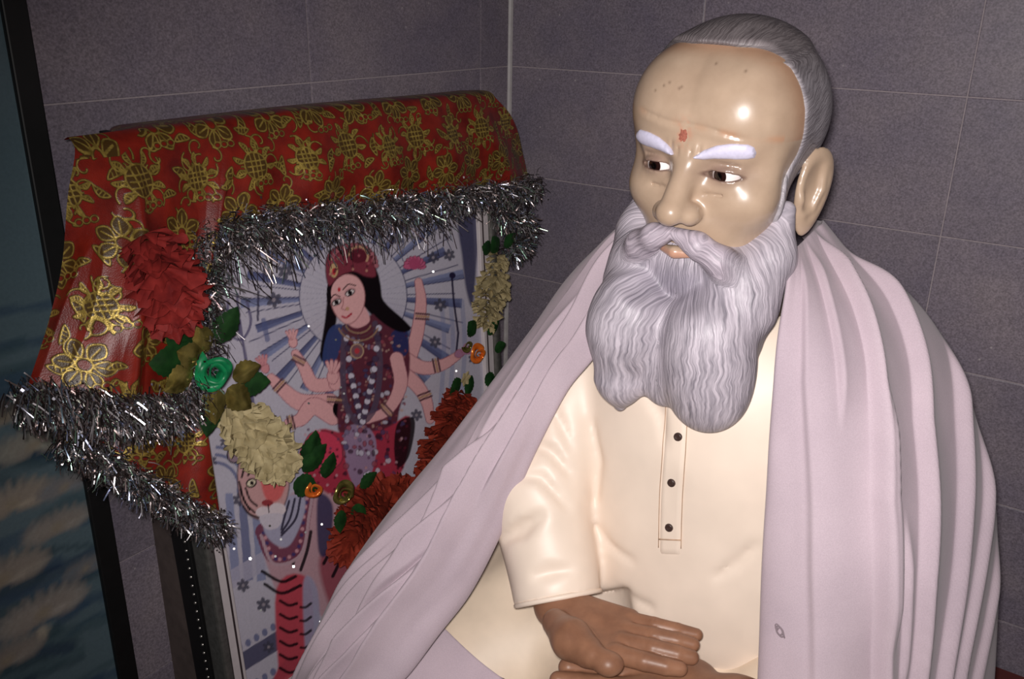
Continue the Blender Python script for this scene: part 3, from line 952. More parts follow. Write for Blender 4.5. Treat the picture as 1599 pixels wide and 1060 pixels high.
# a fold running down from the corner over the left end
fold += 0.012*np.exp(-((U-0.13-0.10*(Vv-0.35))/0.018)**2)*sstep(0.32, 0.5, Vv)
G[..., 1] += np.maximum(fold, -0.006)
GW = CORNER+DL*G[..., 0:1]+NL*G[..., 1:2]+np.array([0, 0, 1.0])*G[..., 2:3]
s_co = np.abs(np.cumsum(np.r_[0, np.linalg.norm(np.diff(GW[:, int(nv*0.45)], axis=0), axis=1)]))
gold = cg.sample(1.06-G[..., 0]+0.25*(G[..., 2]+0.15)*0, np.where(Vv > 0.30, 0.115+np.maximum(-0.138-G[..., 2], 0), 0.115-np.clip(0.112-G[..., 1], 0, 0.2)))[..., 0]
panel = mesh_obj('cloth_panel', GW.reshape(-1, 3), gridfaces(nu, nv), M_CLOTH, cloth, attrs={'gold': gold.ravel()})

# the loose lower corner of the cloth hanging beside the frame
tri_top = [(105, 660, 0.125), (160, 668, 0.13), (230, 672, 0.132), (300, 668, 0.128), (322, 664, 0.124)]
tri_bot = [(100, 690, 0.130), (150, 712, 0.134), (215, 752, 0.138), (290, 795, 0.136), (346, 826, 0.132)]
n1, n2 = 200, 110
A = spline(tri_top, n1); B = spline(tri_bot, n1)
GT = np.zeros((n1, n2, 3))
for i in range(n1):
    for j in range(n2):
        q = j/(n2-1)
        c = A[i]*(1-q)+B[i]*q
        GT[i, j] = cpt(c[0], c[1], c[2]+0.006*math.sin(i*0.07+q*2))
sc_ = np.r_[0, np.cumsum(np.linalg.norm(np.diff(GT[:, 0], axis=0), axis=1))]
ar_ = np.cumsum(np.concatenate([np.zeros((n1, 1)), np.linalg.norm(np.diff(GT, axis=1), axis=2)], 1), 1)
gold2 = cg.sample(np.broadcast_to(sc_[:, None]+0.42, (n1, n2)), ar_+0.05)[..., 0]
corner = mesh_obj('hanging_corner', GT.reshape(-1, 3), gridfaces(n1, n2), M_CLOTH, cloth, attrs={'gold': gold2.ravel()})
md = corner.modifiers.new('cloth_thickness', 'SOLIDIFY'); md.thickness = 0.0012; md.offset = -1

# ---- tinsel fringe
def tinsel_mat():
    m = NT('silver_tinsel_foil')
    g = m.n('ShaderNodeNewGeometry')
    c = m.ramp(g.outputs['Random Per Island'], [(0.0, srgb(66, 55, 55)), (0.5, srgb(112, 98, 96)), (0.75, srgb(224, 218, 222)), (0.86, srgb(140, 150, 190)), (0.93, srgb(170, 210, 180)), (1.0, srgb(206, 170, 176))])
    m.color(c)
    m.set(Roughness=0.3, Metallic=0.85)
    return m.m
M_TINSEL = tinsel_mat()
def tinsel(name, path, parent, n, length, spread, seed, down=0.0, width=0.0012, jitter=0.006, out=NL):
    """foil strands bristling from a thread; down pulls them into a hanging fringe"""
    rs = np.random.RandomState(seed)
    P = np.asarray(path, float)
    d = np.r_[0, np.cumsum(np.linalg.norm(np.diff(P, axis=0), axis=1))]
    t = rs.uniform(0, d[-1], n)
    c = np.stack([np.interp(t, d, P[:, k]) for k in range(3)], 1)+rs.normal(0, jitter, (n, 3))
    v = rs.normal(0, 1, (n, 3)); v /= np.linalg.norm(v, axis=1)[:, None]
    v = v*spread+np.array([0, 0, -1.0])*down+np.array(out)*0.35
    v /= np.linalg.norm(v, axis=1)[:, None]
    L = length*rs.uniform(0.45, 1.1, n)
    w = rs.normal(0, 1, (n, 3)); w = np.cross(v, w); w /= np.linalg.norm(w, axis=1)[:, None]
    s = np.cross(v, w)
    W = width*rs.uniform(0.6, 1.3, n)
    V = np.zeros((n, 6, 3))
    bend = rs.uniform(-0.25, 0.25, n)*L
    for k, q in enumerate((0, 0.5, 1.0)):
        base = c+v*(L*q)[:, None]+s*(bend*q*q)[:, None]+np.array([0, 0, -1.0])*(0.25*L*q*q)[:, None]*(1 if down else 0)
        tw = (rs.uniform(-1.2, 1.2, n)*q)
        ww = w*np.cos(tw)[:, None]+s*np.sin(tw)[:, None]
        V[:, 2*k] = base-ww*W[:, None]; V[:, 2*k+1] = base+ww*W[:, None]
    i = np.arange(n)[:, None]*6
    # small bright flecks of foil among the strands
    m_ = n//3
    t2 = rs.uniform(0, d[-1], m_)
    c2 = np.stack([np.interp(t2, d, P[:, k]) for k in range(3)], 1)+rs.normal(0, jitter*1.2, (m_, 3))+np.array([0, 0, -1.0])*(rs.uniform(0, 1, m_)*length*0.8*min(1, down+0.3))[:, None]+np.array(out)*(rs.uniform(0, 1, m_)*length*0.6)[:, None]
    a1 = rs.normal(0, 1, (m_, 3)); a1 /= np.linalg.norm(a1, axis=1)[:, None]
    a2 = np.cross(a1, rs.normal(0, 1, (m_, 3))); a2 /= np.linalg.norm(a2, axis=1)[:, None]
    sz = 0.0013*rs.uniform(0.6, 1.4, m_)[:, None]
    FV = np.stack([c2-a1*sz-a2*sz*0.8, c2+a1*sz-a2*sz*0.8, c2+a1*sz+a2*sz*0.8, c2-a1*sz+a2*sz*0.8], 1)
    F = np.concatenate([i+np.array([[0, 1, 3, 2]]), i+np.array([[2, 3, 5, 4]])], 0)
    F = np.concatenate([F, 6*n+np.arange(m_)[:, None]*4+np.array([[0, 1, 2, 3]])], 0)
    V = np.concatenate([V.reshape(-1, 3), FV.reshape(-1, 3)])
    o = mesh_obj(name, V, F, M_TINSEL, parent, smooth=False)
    o['kind'] = 'stuff'
    return o
def edge_path(u0, u1, off=0.004, n=80):
    k = np.linspace(u0*(nu-1), u1*(nu-1), n).astype(int)
    return GW[k, -1]+NL*off
tinsel('tinsel_fringe', edge_path(0.30, 1.0), cloth, 18000, 0.018, 1.0, 1, 0.3, 0.00065, 0.009)
tinsel('tinsel_fringe', edge_path(0.0, 0.30), cloth, 13000, 0.020, 0.75, 2, 0.9, 0.0007, 0.008)
tinsel('tinsel_fringe', np.array([cpt(B[k][0], B[k][1], B[k][2]+0.004) for k in range(0, n1, 6)]), cloth, 8000, 0.016, 0.9, 3, 0.6, 0.0006, 0.007)
# long loose strands over the print
tinsel('tinsel_fringe', np.array([cpt(x, y, FN+0.012) for x, y in ((318, 500), (330, 420), (345, 375), (380, 356), (470, 344), (600, 330), (700, 318))]), cloth, 620, 0.062, 0.55, 5, 0.5, 0.0007, 0.004)
# thicker tuft at the right end
tinsel('tinsel_fringe', np.array([cpt(x, y, 0.115) for x, y in ((775, 330), (800, 340), (822, 345), (818, 375), (795, 392))]), cloth, 5000, 0.026, 1.0, 6, 0.2, 0.0007)

# ------------------------------------------------------------------ garland of artificial flowers hung over the picture
garland = empty('flower_garland', wp(0.5, 0.14, -0.9))
tag(garland, 'garland of red, cream and green artificial flowers hanging across the framed goddess picture', 'garland')
def petal_mat(name, c1, c2, rough=0.7, **kw):
    m = NT(name)
    n = m.noise(m.coords(), 60.0, 3)
    m.color(m.ramp(n, [(0.3, c1), (0.7, c2)]))
    m.set(Roughness=rough, Specular_IOR_Level=0.3, **kw)
    return m.m
M_RED = petal_mat('red_cloth_petal', srgb(104, 22, 22), srgb(146, 42, 38))
M_ORANGE = petal_mat('orange_red_cloth_petal', srgb(110, 32, 22), srgb(150, 54, 34))
M_CREAM = petal_mat('cream_cloth_petal', srgb(152, 136, 98), srgb(186, 170, 130))
M_GREEN = petal_mat('dark_green_cloth_leaf', srgb(16, 44, 20), srgb(34, 72, 32), 0.5)
M_GRN_ROSE = petal_mat('green_satin_rose', srgb(10, 84, 52), srgb(26, 140, 84), 0.35)
M_GOLDFOIL = petal_mat('gold_green_foil', srgb(100, 94, 46), srgb(168, 158, 88), 0.22, Metallic=0.8)
M_OFOIL = petal_mat('orange_foil', srgb(196, 84, 26), srgb(236, 130, 50), 0.25, Metallic=0.4)

def ruffle(path, rad, mat, seed, name, layers=None, squash=0.85):
    """threaded flower: close-set ragged discs of petals along a path"""
    rs = np.random.RandomState(seed)
    P = spline(path, 60); d = np.r_[0, np.cumsum(np.linalg.norm(np.diff(P, axis=0), axis=1))]
    layers = layers or int(d[-1]/0.006)
    V, F = [], []
    k = 72
    for j in range(layers):
        s = (j+0.5)/layers*d[-1]
        c = np.array([np.interp(s, d, P[:, q]) for q in range(3)])
        c2 = np.array([np.interp(min(s+0.004, d[-1]), d, P[:, q]) for q in range(3)]); c1 = np.array([np.interp(max(s-0.004, 0), d, P[:, q]) for q in range(3)])
        T = (c2-c1)/np.linalg.norm(c2-c1)
        T = T+rs.normal(0, 0.12, 3); T /= np.linalg.norm(T)
        a = np.cross(T, NL); a /= np.linalg.norm(a); b = np.cross(a, T)
        env = math.sin(math.pi*np.clip((j+0.5)/layers, 0.12, 0.88))**0.4
        R = rad*env*rs.uniform(0.88, 1.1)
        cup = rs.uniform(0.15, 0.45)
        o = len(V)
        ph = rs.uniform(0, 6.28, 3)
        ang = np.linspace(0, 2*math.pi, k, endpoint=False)
        rag = 1+0.10*np.sin(11*ang+ph[0])+0.07*np.sin(5*ang+ph[1])+rs.uniform(-0.035, 0.035, k)
        for q in (0.18, 0.6, 1.0):
            rr = R*q*(rag if q == 1 else 1+0.3*(rag-1))
            wave = (0.0045*np.sin(9*ang+ph[2])+0.002*np.sin(17*ang+ph[0]))*q*q
            h = cup*R*q*q+wave
            for i in range(k):
                V.append(c+rr[i]*(math.cos(ang[i])*a+squash*math.sin(ang[i])*b)+T*h[i]*1.0 if np.ndim(rr) else c)
        for q in (0, 1):
            for i in range(k):
                F.append((o+q*k+i, o+q*k+(i+1) % k, o+(q+1)*k+(i+1) % k, o+(q+1)*k+i))
    o_ = mesh_obj(name, V, F, mat, garland)
    return o_

def gp(px, py, n):
    t, nn, z = on_front(px, py, n)
    return wp(t, nn, z)

def rose(px, py, n, size, mat, name, seed, turns=3.2):
    """rolled ribbon rose facing the room"""
    rs = np.random.RandomState(seed)
    c = gp(px, py, n); V, F = [], []
    m, k = 110, 5
    dirn = NL*0.8+np.array([0, -0.5, 0.15]); dirn /= np.linalg.norm(dirn)
    a = np.cross(dirn, (0, 0, 1)); a /= np.linalg.norm(a); b = np.cross(a, dirn)
    for i in range(m):
        t = i/(m-1); ang = t*turns*2*math.pi
        r = size*(0.10+0.9*t)
        wob = 1+0.10*math.sin(ang*2.5+seed)
        for j in range(k):
            q = j/(k-1)
            rr = r*(0.45+0.55*q**1.5)*wob
            h = size*(0.55*q*(1-0.55*t)+0.1*math.sin(3*ang)*q*t-0.25*t+0.25)-size*0.3*t*(q > 0.9)
            V.append(c+rr*(math.cos(ang)*a+math.sin(ang)*b)+dirn*h)
    for i in range(m-1):
        for j in range(k-1):
            F.append((i*k+j, (i+1)*k+j, (i+1)*k+j+1, i*k+j+1))
    return mesh_obj(name, V, F, mat, garland)

leaf_mesh = {}
def leaf(px, py, n, L, ang, mat, name='leaf', tilt=0.3):
    """notched leaf with a raised midrib"""
    c = gp(px, py, n)
    m, k = 14, 7
    ex = -DL*math.cos(ang)+np.array([0, 0, 1.0])*math.sin(ang); ey = np.cross(NL, ex)
    V = []
    for i in range(m):
        t = i/(m-1)
        w = 0.34*L*(math.sin(math.pi*t**0.8)**0.9)*(1+0.14*(i % 2))+0.0004
        for j in range(k):
            s = -1+2*j/(k-1)
            V.append(c+ex*L*t+ey*w*s+NL*(0.004+tilt*L*t*(1-0.6*t)-0.18*w*abs(s)+0.0*s))
    return mesh_obj(name, V, gridfaces(m, k), mat, garland)

GN = FN+0.030
ruffle([gp(222, 362, 0.176), gp(245, 410, 0.182), gp(262, 455, 0.182), gp(275, 505, 0.176)], 0.042, M_RED, 1, 'carnation_cluster')['label'] = 'crimson ruffled flower cluster'
ruffle([gp(352, 632, GN), gp(385, 665, GN+.006), gp(418, 700, GN+.006), gp(446, 732, GN)], 0.038, M_CREAM, 2, 'carnation_cluster')['label'] = 'cream ruffled flower cluster'
ruffle([gp(640, 765, GN), gp(595, 790, GN+.006), gp(555, 830, GN+.004), gp(540, 868, GN)], 0.046, M_ORANGE, 3, 'carnation_cluster')['label'] = 'orange-red ruffled flower cluster at the garland\'s foot'
ruffle([gp(722, 612, GN-.01), gp(706, 655, GN-.004), gp(690, 700, GN-.002), gp(668, 750, GN)], 0.042, M_ORANGE, 4, 'carnation_cluster')['label'] = 'orange-red ruffled flower cluster on the right strand'
ruffle([gp(778, 396, GN-.02), gp(772, 430, GN-.018), gp(764, 470, GN-.016), gp(756, 508, GN-.014)], 0.034, M_CREAM, 5, 'carnation_cluster')['label'] = 'cream ruffled flower cluster on the right strand'
# green rose in gold foil at the left
r_ = rose(334, 580, GN+0.052, 0.025, M_GRN_ROSE, 'rose', 1)
r_['label'] = 'green satin rose'
for k, (x, y, L, a) in enumerate(((318, 560, 0.045, 2.6), (300, 575, 0.045, 3.4), (330, 600, 0.048, -1.7), (352, 605, 0.045, -0.9), (360, 588, 0.04, 0.1), (322, 548, 0.04, 1.9))):
    leaf(x, y, GN+0.040, L, a, M_GOLDFOIL, 'foil_leaf', 0.25)
for (x, y, L, a) in ((300, 545, 0.05, 2.4), (285, 560, 0.05, 2.9), (335, 535, 0.05, 0.9), (370, 600, 0.045, -0.2), (330, 622, 0.045, -2.0)):
    leaf(x, y, GN+0.026, L, a, M_GREEN)
# orange bud, yellow-green foil flower and leaves below the cream cluster
rose(491, 764, GN+0.012, 0.015, M_OFOIL, 'bud', 2, 2.2)
rose(536, 770, GN+0.014, 0.021, M_GOLDFOIL, 'foil_flower', 3, 2.6)
for (x, y, L, a) in ((470, 735, 0.05, 0.6), (478, 722, 0.05, 1.3), (456, 752, 0.045, -0.6), (505, 745, 0.04, 1.2), (548, 790, 0.04, -1.0), (530, 795, 0.035, -1.8), (560, 760, 0.035, 0.4)):
    leaf(x, y, GN+0.002, L, a, M_GREEN)
# right strand: orange foil flower, yellow foil, leaves, small white blossom
rose(746, 553, GN-0.004, 0.019, M_OFOIL, 'foil_flower', 4, 2.4)
rose(730, 540, GN-0.006, 0.012, M_GOLDFOIL, 'foil_flower', 5, 2.0)
for (x, y, L, a) in ((740, 520, 0.04, 2.3), (760, 522, 0.035, 0.7), (735, 585, 0.04, -2.2), (756, 585, 0.035, -0.8), (770, 545, 0.03, 0.1), (718, 592, 0.04, -2.8), (775, 392, 0.04, 2.2), (785, 385, 0.035, 0.6), (765, 388, 0.035, 2.8)):
    leaf(x, y, GN-0.012, L, a, M_GREEN)
for k in range(6):
    leaf(724, 590, GN-0.002, 0.014, k*1.047, M_CREAM, 'blossom_petal', 0.3)

# ------------------------------------------------------------------ seat platform under statue and picture
seat = empty('seat_platform', (0.2, 1.0, FLOOR_Z))
tag(seat, 'low platform covered with dark red cloth under the statue', 'platform')
def quad_prism(pts, z0, z1):
    V = [(p[0], p[1], z) for z in (z0, z1) for p in pts]
    n = len(pts)
    return np.array(V), [tuple(range(n))[::-1], tuple(range(n, 2*n))]+[(i, (i+1) % n, n+(i+1) % n, n+i) for i in range(n)]
def pw(a, b):
    return (CORNER+DR*a+DL*b)[:2]
plan = [pw(0.03, 0.012), pw(1.5, 0.012), pw(1.5, 0.86), pw(0.03, 0.86)]
V, F = quad_prism(plan, FLOOR_Z, SEAT_Z-0.012)
mesh_obj('plinth', V, F, plain('cement_plinth', srgb(120, 112, 108), 0.8), seat, smooth=False)
V, F = quad_prism([pw(0.03, 0.016), pw(1.5, 0.016), pw(1.5, 0.865), pw(0.03, 0.865)], SEAT_Z-0.012, SEAT_Z)
mesh_obj('cover_cloth', V, F, fabric_mat('dark_red_seat_cloth', srgb(84, 26, 26), srgb(104, 40, 36), 500), seat, smooth=False)

# ------------------------------------------------------------------ statue: head
YAW, NOD, TILT = math.radians(37.9), math.radians(1.8), math.radians(-1.3)
HS = 1.055e-3                                  # metres per millimetre of the modelled head
HL = np.array([math.cos(YAW), -math.sin(YAW), 0]); HF = np.array([-math.sin(YAW), -math.cos(YAW), 0])
HUP = np.array([0, 0, 1.0])
HF, HUP = math.cos(NOD)*HF-math.sin(NOD)*HUP, math.sin(NOD)*HF+math.cos(NOD)*HUP
HL, HUP = math.cos(TILT)*HL+math.sin(TILT)*HUP, -math.sin(TILT)*HL+math.cos(TILT)*HUP
HC = at(1137, 242.5, 0.93)

def head_world(V):
    V = np.asarray(V, float)
    return HC+HS*(V[:, :1]*HL+V[:, 1:2]*HF+V[:, 2:]*HUP)

def head_local(P):
    P = (np.asarray(P, float)-HC)/HS
    return np.stack([P@HL, P@HF, P@HUP], -1)

def head_mass(p):
    x, y, z = p
    ax = np.abs(x); q = (ax, y, z)
    d = ell(p, (0, -10, 42), (83, 99, 83))
    d = smin(d, ell(q, (30, 32, 46), (52, 56, 58)), 14)               # broad forehead
    d = smin(d, ell(p, (0, 28, -30), (68, 58, 92)), 22)
    d = smin(d, ell(q, (44, 52, -26), (30, 27, 27)), 16)             # cheekbones
    d = smin(d, cone(q, (8, 82, 19), (44, 68, 17), 8, 8), 10)        # brow ridge
    d = smin(d, cone(q, (57, 48, -16), (60, 46, 18), 12, 12), 12)    # outer rim of the socket
    return d

EYE = (33.5, 69.0, -1.0)
def almond(x, z):
    """<1 inside the opening between the lids; x from the eye's middle, outwards positive"""
    return np.sqrt((x/15.5)**2+((z+0.6-0.0045*(x-2)**2*0+0.02*x)/np.where(z > -0.6, 3.3, 4.0))**2)

def head_sdf(p):
    x, y, z = p
    ax = np.abs(x); q = (ax, y, z)
    d = head_mass(p)
    # sockets, then lids over the eyeballs
    d = smax(d, -ell(q, (33, 94, 0), (21, 15, 12)), 8)
    d = smin(d, ell(q, EYE, (17, 15.6, 15.5)), 4)
    d = smin(d, cone(q, (20, 78, -15), (46, 72, -13), 3.5, 3), 7)     # bags under the eyes
    d = smax(d, -cone(q, (19, 84, -20), (44, 77, -19), 1.1, 0.8), 3)
    d = smax(d, -cone(q, (20, 87, 9), (46, 77, 7.5), 1.4, 1.2), 3.5)     # fold over the lid
    al = almond(ax-EYE[0], z-EYE[2])
    d = smax(d, np.minimum((1-al)*3.4, y-64), 0.6)
    # nose
    d = smin(d, cone(p, (0, 79, 14), (0, 106, -34), 9.0, 12.5), 13)
    d = smin(d, ell(p, (0, 111, -36), (12, 10, 10.5)), 6)
    d = smin(d, ell(q, (14, 95, -38), (9.5, 13, 10)), 6)
    d = smax(d, -cone(q, (23, 94, -29), (26, 88, -42), 0.9, 1.3), 3)
    d = smax(d, -ell(q, (7, 104, -47), (4.5, 7, 4)), 2)
    # folds from nose to moustache, frown and forehead creases
    d = smax(d, -chain(q, [(24, 92, -34), (34, 86, -46), (42, 78, -60)], (1.8, 2.2, 2.4)), 5)
    fr_ = sstep(48, 62, y)
    cz = 40.5-0.11*x+1.2*np.sin(x*0.09)
    d = d+1.5*np.exp(-((z-cz)/1.9)**2)*sstep(60, 42, ax)*fr_
    d = d-0.7*np.exp(-((z-cz+5)/4.0)**2)*sstep(60, 42, ax)*fr_
    for xc, a, zl, zh in ((6.5, 1.7, 10, 27), (13.5, 1.5, 12, 29), (20, 0.9, 17, 28)):
        d = d+a*np.exp(-((ax-xc-0.10*(z-18))/1.5)**2)*sstep(zl, zl+6, z)*sstep(zh, zh-9, z)*fr_
    # lips between moustache and beard
    d = smin(d, chain(p, [(-20, 84, -77), (0, 93, -76), (20, 84, -77)], (3, 6.5, 3)), 3)
    # neck
    d = smin(d, cone(p, (0, -18, -70), (0, -35, -190), 56, 62), 18)
    return d

def ear_sdf(p):
    # his left ear; x outwards. mirrored for the other one
    c = (82, -16, -26)
    x = p[0]-c[0]; y = p[1]-c[1]; z = p[2]-c[2]
    ca, sa = math.cos(0.42), math.sin(0.42)         # flares away from the head, leans back
    x, y = ca*x+sa*y, -sa*x+ca*y
    cb, sb = math.cos(-0.16), math.sin(-0.16)
    y, z = cb*y-sb*z, sb*y+cb*z
    w = 1+0.0055*z                                   # broad at the top, narrow at the lobe
    yy = y/np.clip(w, 0.5, 1.4)
    d = ell((x, yy, z), (0, 0, 0), (7.5, 21, 43))
    d = smax(d, -ell((x, yy, z), (9, 2.5, 4), (8.5, 15.5, 32)), 3)
    # inner ridge and the bowl before it
    d = smin(d, chain((x, yy, z), [(2.5, -5, 24), (3.5, -8, 4), (3, -3, -16), (2.5, 8, -22)], (2.6, 3, 2.8, 2.4)), 4)
    d = smax(d, -ell((x, yy, z), (6, 6, -4), (5.5, 7, 11)), 3)
    d = smin(d, ell((x, yy, z), (2.5, 15, -8), (3.5, 4, 7)), 3)
    return d

def head_full(p):
    d = head_sdf(p)
    d = smin(d, np.minimum(ear_sdf(p), ear_sdf((-p[0], p[1], p[2]))), 3)
    return d

def hit(px, py, fn, t0=0.4, t1=1.6, n=900):
    """where the sight line of a pixel meets a modelled head surface (head coordinates)"""
    d = at(px, py, 1.0); d = d/np.linalg.norm(d)
    t = np.linspace(t0, t1, n)
    q = head_local(d*t[:, None])
    v = fn((q[:, 0], q[:, 1], q[:, 2]))
    k = np.argmax(v < 0)
    return None if not (v < 0).any() else q[k]

def hair_front(l, u):
    al = np.abs(l)
    fb = np.interp(u, [-100, -75, -56, -30, -10, 15, 45, 90, 104, 112, 140], [30, 34, 38, 38, 31, 25, 32, 36, 50, 62, 64])
    return np.where(u > 95, np.minimum(fb, 64-0.5*al+0*u), fb)

def hair_sdf(p):
    x, y, z = p
    base = head_mass(p)
    th = 1.8+3.0*sstep(95, 112, z)+2.0*sstep(20, -40, z)*sstep(0, 25, y)
    reg = y-hair_front(x, z)
    low = np.where(y > 3, -78-z, -52-z)
    d = smax(base-th, reg*0.9, 3.0)
    d = smax(d, low, 6)
    d = np.maximum(d, -(base+7))
    # keep clear of the ear's root
    ear = ell((np.abs(x), y, z), (86, -14, -26), (26, 16, 36))
    return smax(d, -ear, 3)

def brow_line(ax):
    """height and half thickness of the eyebrow by distance from the middle"""
    zc = np.interp(ax, [8, 16, 28, 40, 54, 60], [12.5, 15.5, 19.5, 21.5, 22.0, 21.0])
    hw = np.interp(ax, [8, 12, 18, 30, 44, 54, 58, 60], [-2, 2.0, 4.6, 6.4, 7.2, 6.8, 5.0, -2])
    return zc, hw

def brow_sdf(p):
    x, y, z = p
    ax = np.abs(x)
    zc, hw = brow_line(ax)
    reg = np.abs(z-zc)-hw
    base = head_sdf(p)
    dome = 2.6*np.clip(1-((z-zc)/np.maximum(hw, 0.5))**2, 0, 1)
    return np.maximum(smax(base-1.2-dome, reg, 1.5), np.maximum(-(base+5), 50-y))

MOU = [(3, 98, -57), (22, 94, -65), (43, 83, -79), (58, 68, -98), (66, 52, -128), (64, 46, -165)]
MOR = (7, 12, 13.5, 14, 15, 12)
def beard_sdf(p):
    x, y, z = p
    ax = np.abs(x); q = (ax, y, z)
    d = ell(p, (0, 28, -98), (70, 60, 50))
    d = smin(d, chain(q, [(73, 20, -38), (69, 36, -80), (57, 60, -125)], (9, 24, 34), 10), 14)
    # two lobes, his left the fuller, his right running to a point
    lob1 = smin(ell(p, (40, 84, -160), (44, 43, 54)), ell(p, (43, 82, -203), (43, 37, 50)), 24)
    lob2 = smin(ell(p, (-44, 93, -155), (40, 37, 50)), chain(p, [(-46, 92, -175), (-46, 96, -222), (-44, 98, -250)], (35, 25, 5), 12), 22)
    d = smin(d, np.minimum(lob1, lob2)-0.0, 12)
    lob = smin(lob1, lob2, 7)
    d = np.minimum(d, lob)
    d = smin(d, ell(p, (-3, 84, -185), (34, 24, 56)), 10)
    d = smax(d, -chain(p, [(0, 118, -130), (-3, 131, -170), (-2, 128, -215), (-2, 126, -250)], (3, 7, 6, 3)), 12)
    # hollow under the lip
    d = smax(d, -ell(p, (0, 116, -106), (44, 25, 21)), 10)
    # moustache
    d = smin(d, chain(q, MOU[2:], MOR[2:], 8), 18)
    d = smin(d, chain(q, MOU[:3], MOR[:3], 6), 5)
    # opening of the mouth
    d = smax(d, -ell(p, (0, 104, -77), (19, 16, 5.5)), 4)
    # nose stays free
    d = smax(d, -ell(p, (0, 106, -40), (24, 20, 13)), 3)
    d = np.maximum(d, -(head_mass(p)+10))
    return d

SKIN = np.array(srgb(178, 154, 133)); SKIN2 = np.array(srgb(146, 118, 98)); BROWN = np.array(srgb(70, 44, 34))

def lerp(a, b, t):
    t = np.asarray(t)[:, None]
    return a*(1-t)+b*t

def strand_mat(name, dark, light, rough=0.45, bump=0.9, s1=0.42, s2=0.035):
    """carved and painted hair: streaks run along the second component of the 'strand' attribute"""
    m = NT(name)
    a = m.attr('strand', 'Vector')
    wob = m.n('ShaderNodeVectorMath', operation='SCALE'); wob.inputs['Scale'].default_value = 9.0
    m.l(m.noise(m.attr('strand', 'Vector'), 0.045, 2, out='Color'), wob.inputs[0])
    ad = m.n('ShaderNodeVectorMath', operation='ADD'); m.l(a, ad.inputs[0]); m.l(wob.outputs[0], ad.inputs[1])
    mp = m.n('ShaderNodeMapping'); mp.inputs['Scale'].default_value = (s1, s2, s2)
    m.l(ad.outputs[0], mp.inputs['Vector'])
    n1 = m.noise(mp.outputs[0], 1.0, 3, 0.6)
    mp2 = m.n('ShaderNodeMapping'); mp2.inputs['Scale'].default_value = (s1*0.25, s2*0.5, s2*0.5)
    m.l(ad.outputs[0], mp2.inputs['Vector'])
    n2 = m.noise(mp2.outputs[0], 1.0, 2)
    h = m.math('ADD', m.math('MULTIPLY', n1, 0.8), m.math('MULTIPLY', n2, 0.2))
    c = m.ramp(h, [(0.32, dark), (0.62, light)])
    m.color(m.mix(1.0, c, m.attr('colour'), 'MULTIPLY'))
    m.set(Roughness=rough, Specular_IOR_Level=0.45)
    m.bump(h, bump, 0.0022)
    return m.m

def skin_mat():
    m = NT('glossy_painted_skin')
    n = m.noise(m.coords(), 38.0, 4)
    m.color(m.mix(1.0, m.attr('colour'), m.ramp(n, [(0.3, (0.90, 0.89, 0.88)), (0.7, (1.06, 1.06, 1.06))]), 'MULTIPLY'))
    m.set(Roughness=0.3, Specular_IOR_Level=0.5, Coat_Weight=0.3, Coat_Roughness=0.12)
    return m.m

M_SKIN = skin_mat()

statue = empty('statue', at(1060, 1060, 0.80)*np.array([1, 1, 0])+np.array([0, 0.08, SEAT_Z]))
tag(statue, 'seated statue of a white-bearded old man in a cream kurta, hands in lap', 'statue')

# head
V, Q = surface(head_full, (-100, -125, -185), (112, 135, 150), 1.5)
V = relax(V, Q, 3, 0.5)
l, f, u = V.T
al = np.abs(l)
colr = np.tile(SKIN, (len(V), 1))
nz = noise3(5)
blot = nz(l*0.05, f*0.05, u*0.05)
colr = lerp(colr, SKIN2, 0.22*np.clip(blot+0.2, 0, 1))
edge = almond(al-EYE[0], u-EYE[2])
front = (f > 55)
colr = lerp(colr, BROWN, 0.85*np.clip(1-np.abs(edge-1.08)/0.28, 0, 1)*front*(np.abs(u) < 9))
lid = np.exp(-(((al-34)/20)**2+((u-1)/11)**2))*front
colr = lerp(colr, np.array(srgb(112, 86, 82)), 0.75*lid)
lips = sstep(4, 0, np.abs(u+77.5)-2.0)*(al < 24)*(f > 78)
colr = lerp(colr, np.array(srgb(190, 140, 118)), 0.8*lips)
# traces of red tilak powder around the mark on the forehead
pw = np.exp(-(((l+3)/7)**2+((u-33)/10)**2))*(f > 60)*np.clip(0.5+1.6*nz(l*0.35, f*0.35, u*0.35), 0, 1)
colr = lerp(colr, np.array(srgb(196, 112, 84)), 0.6*pw)
# thin streak of reddish paint along the forehead crease and the hairline
st = np.exp(-((u-(41-0.11*l))/3.2)**2)*(f > 55)*np.clip(0.6+nz(l*0.08, 3, u*0.02), 0, 1)
colr = lerp(colr, np.array(srgb(186, 130, 96)), 0.45*st)
hb = hair_front(l, u)
colr = lerp(colr, np.array(srgb(170, 122, 92)), 0.6*np.exp(-(((f-hb)/17)**2))*(f > hb)*(u > 30))
# small dark specks where the paint has chipped
for (a, b) in ((-30, 71), (-25, 74), (-14, 70), (-12, 71.5), (-38, 66), (40, 88), (12, 92)):
    colr = lerp(colr, BROWN, 0.55*np.exp(-(((l-a)/1.2)**2+((u-b)/1.2)**2))*(f > 30))
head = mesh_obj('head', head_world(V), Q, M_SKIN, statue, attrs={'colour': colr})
head['label'] = 'glossy painted face with furrowed brow and large ears'

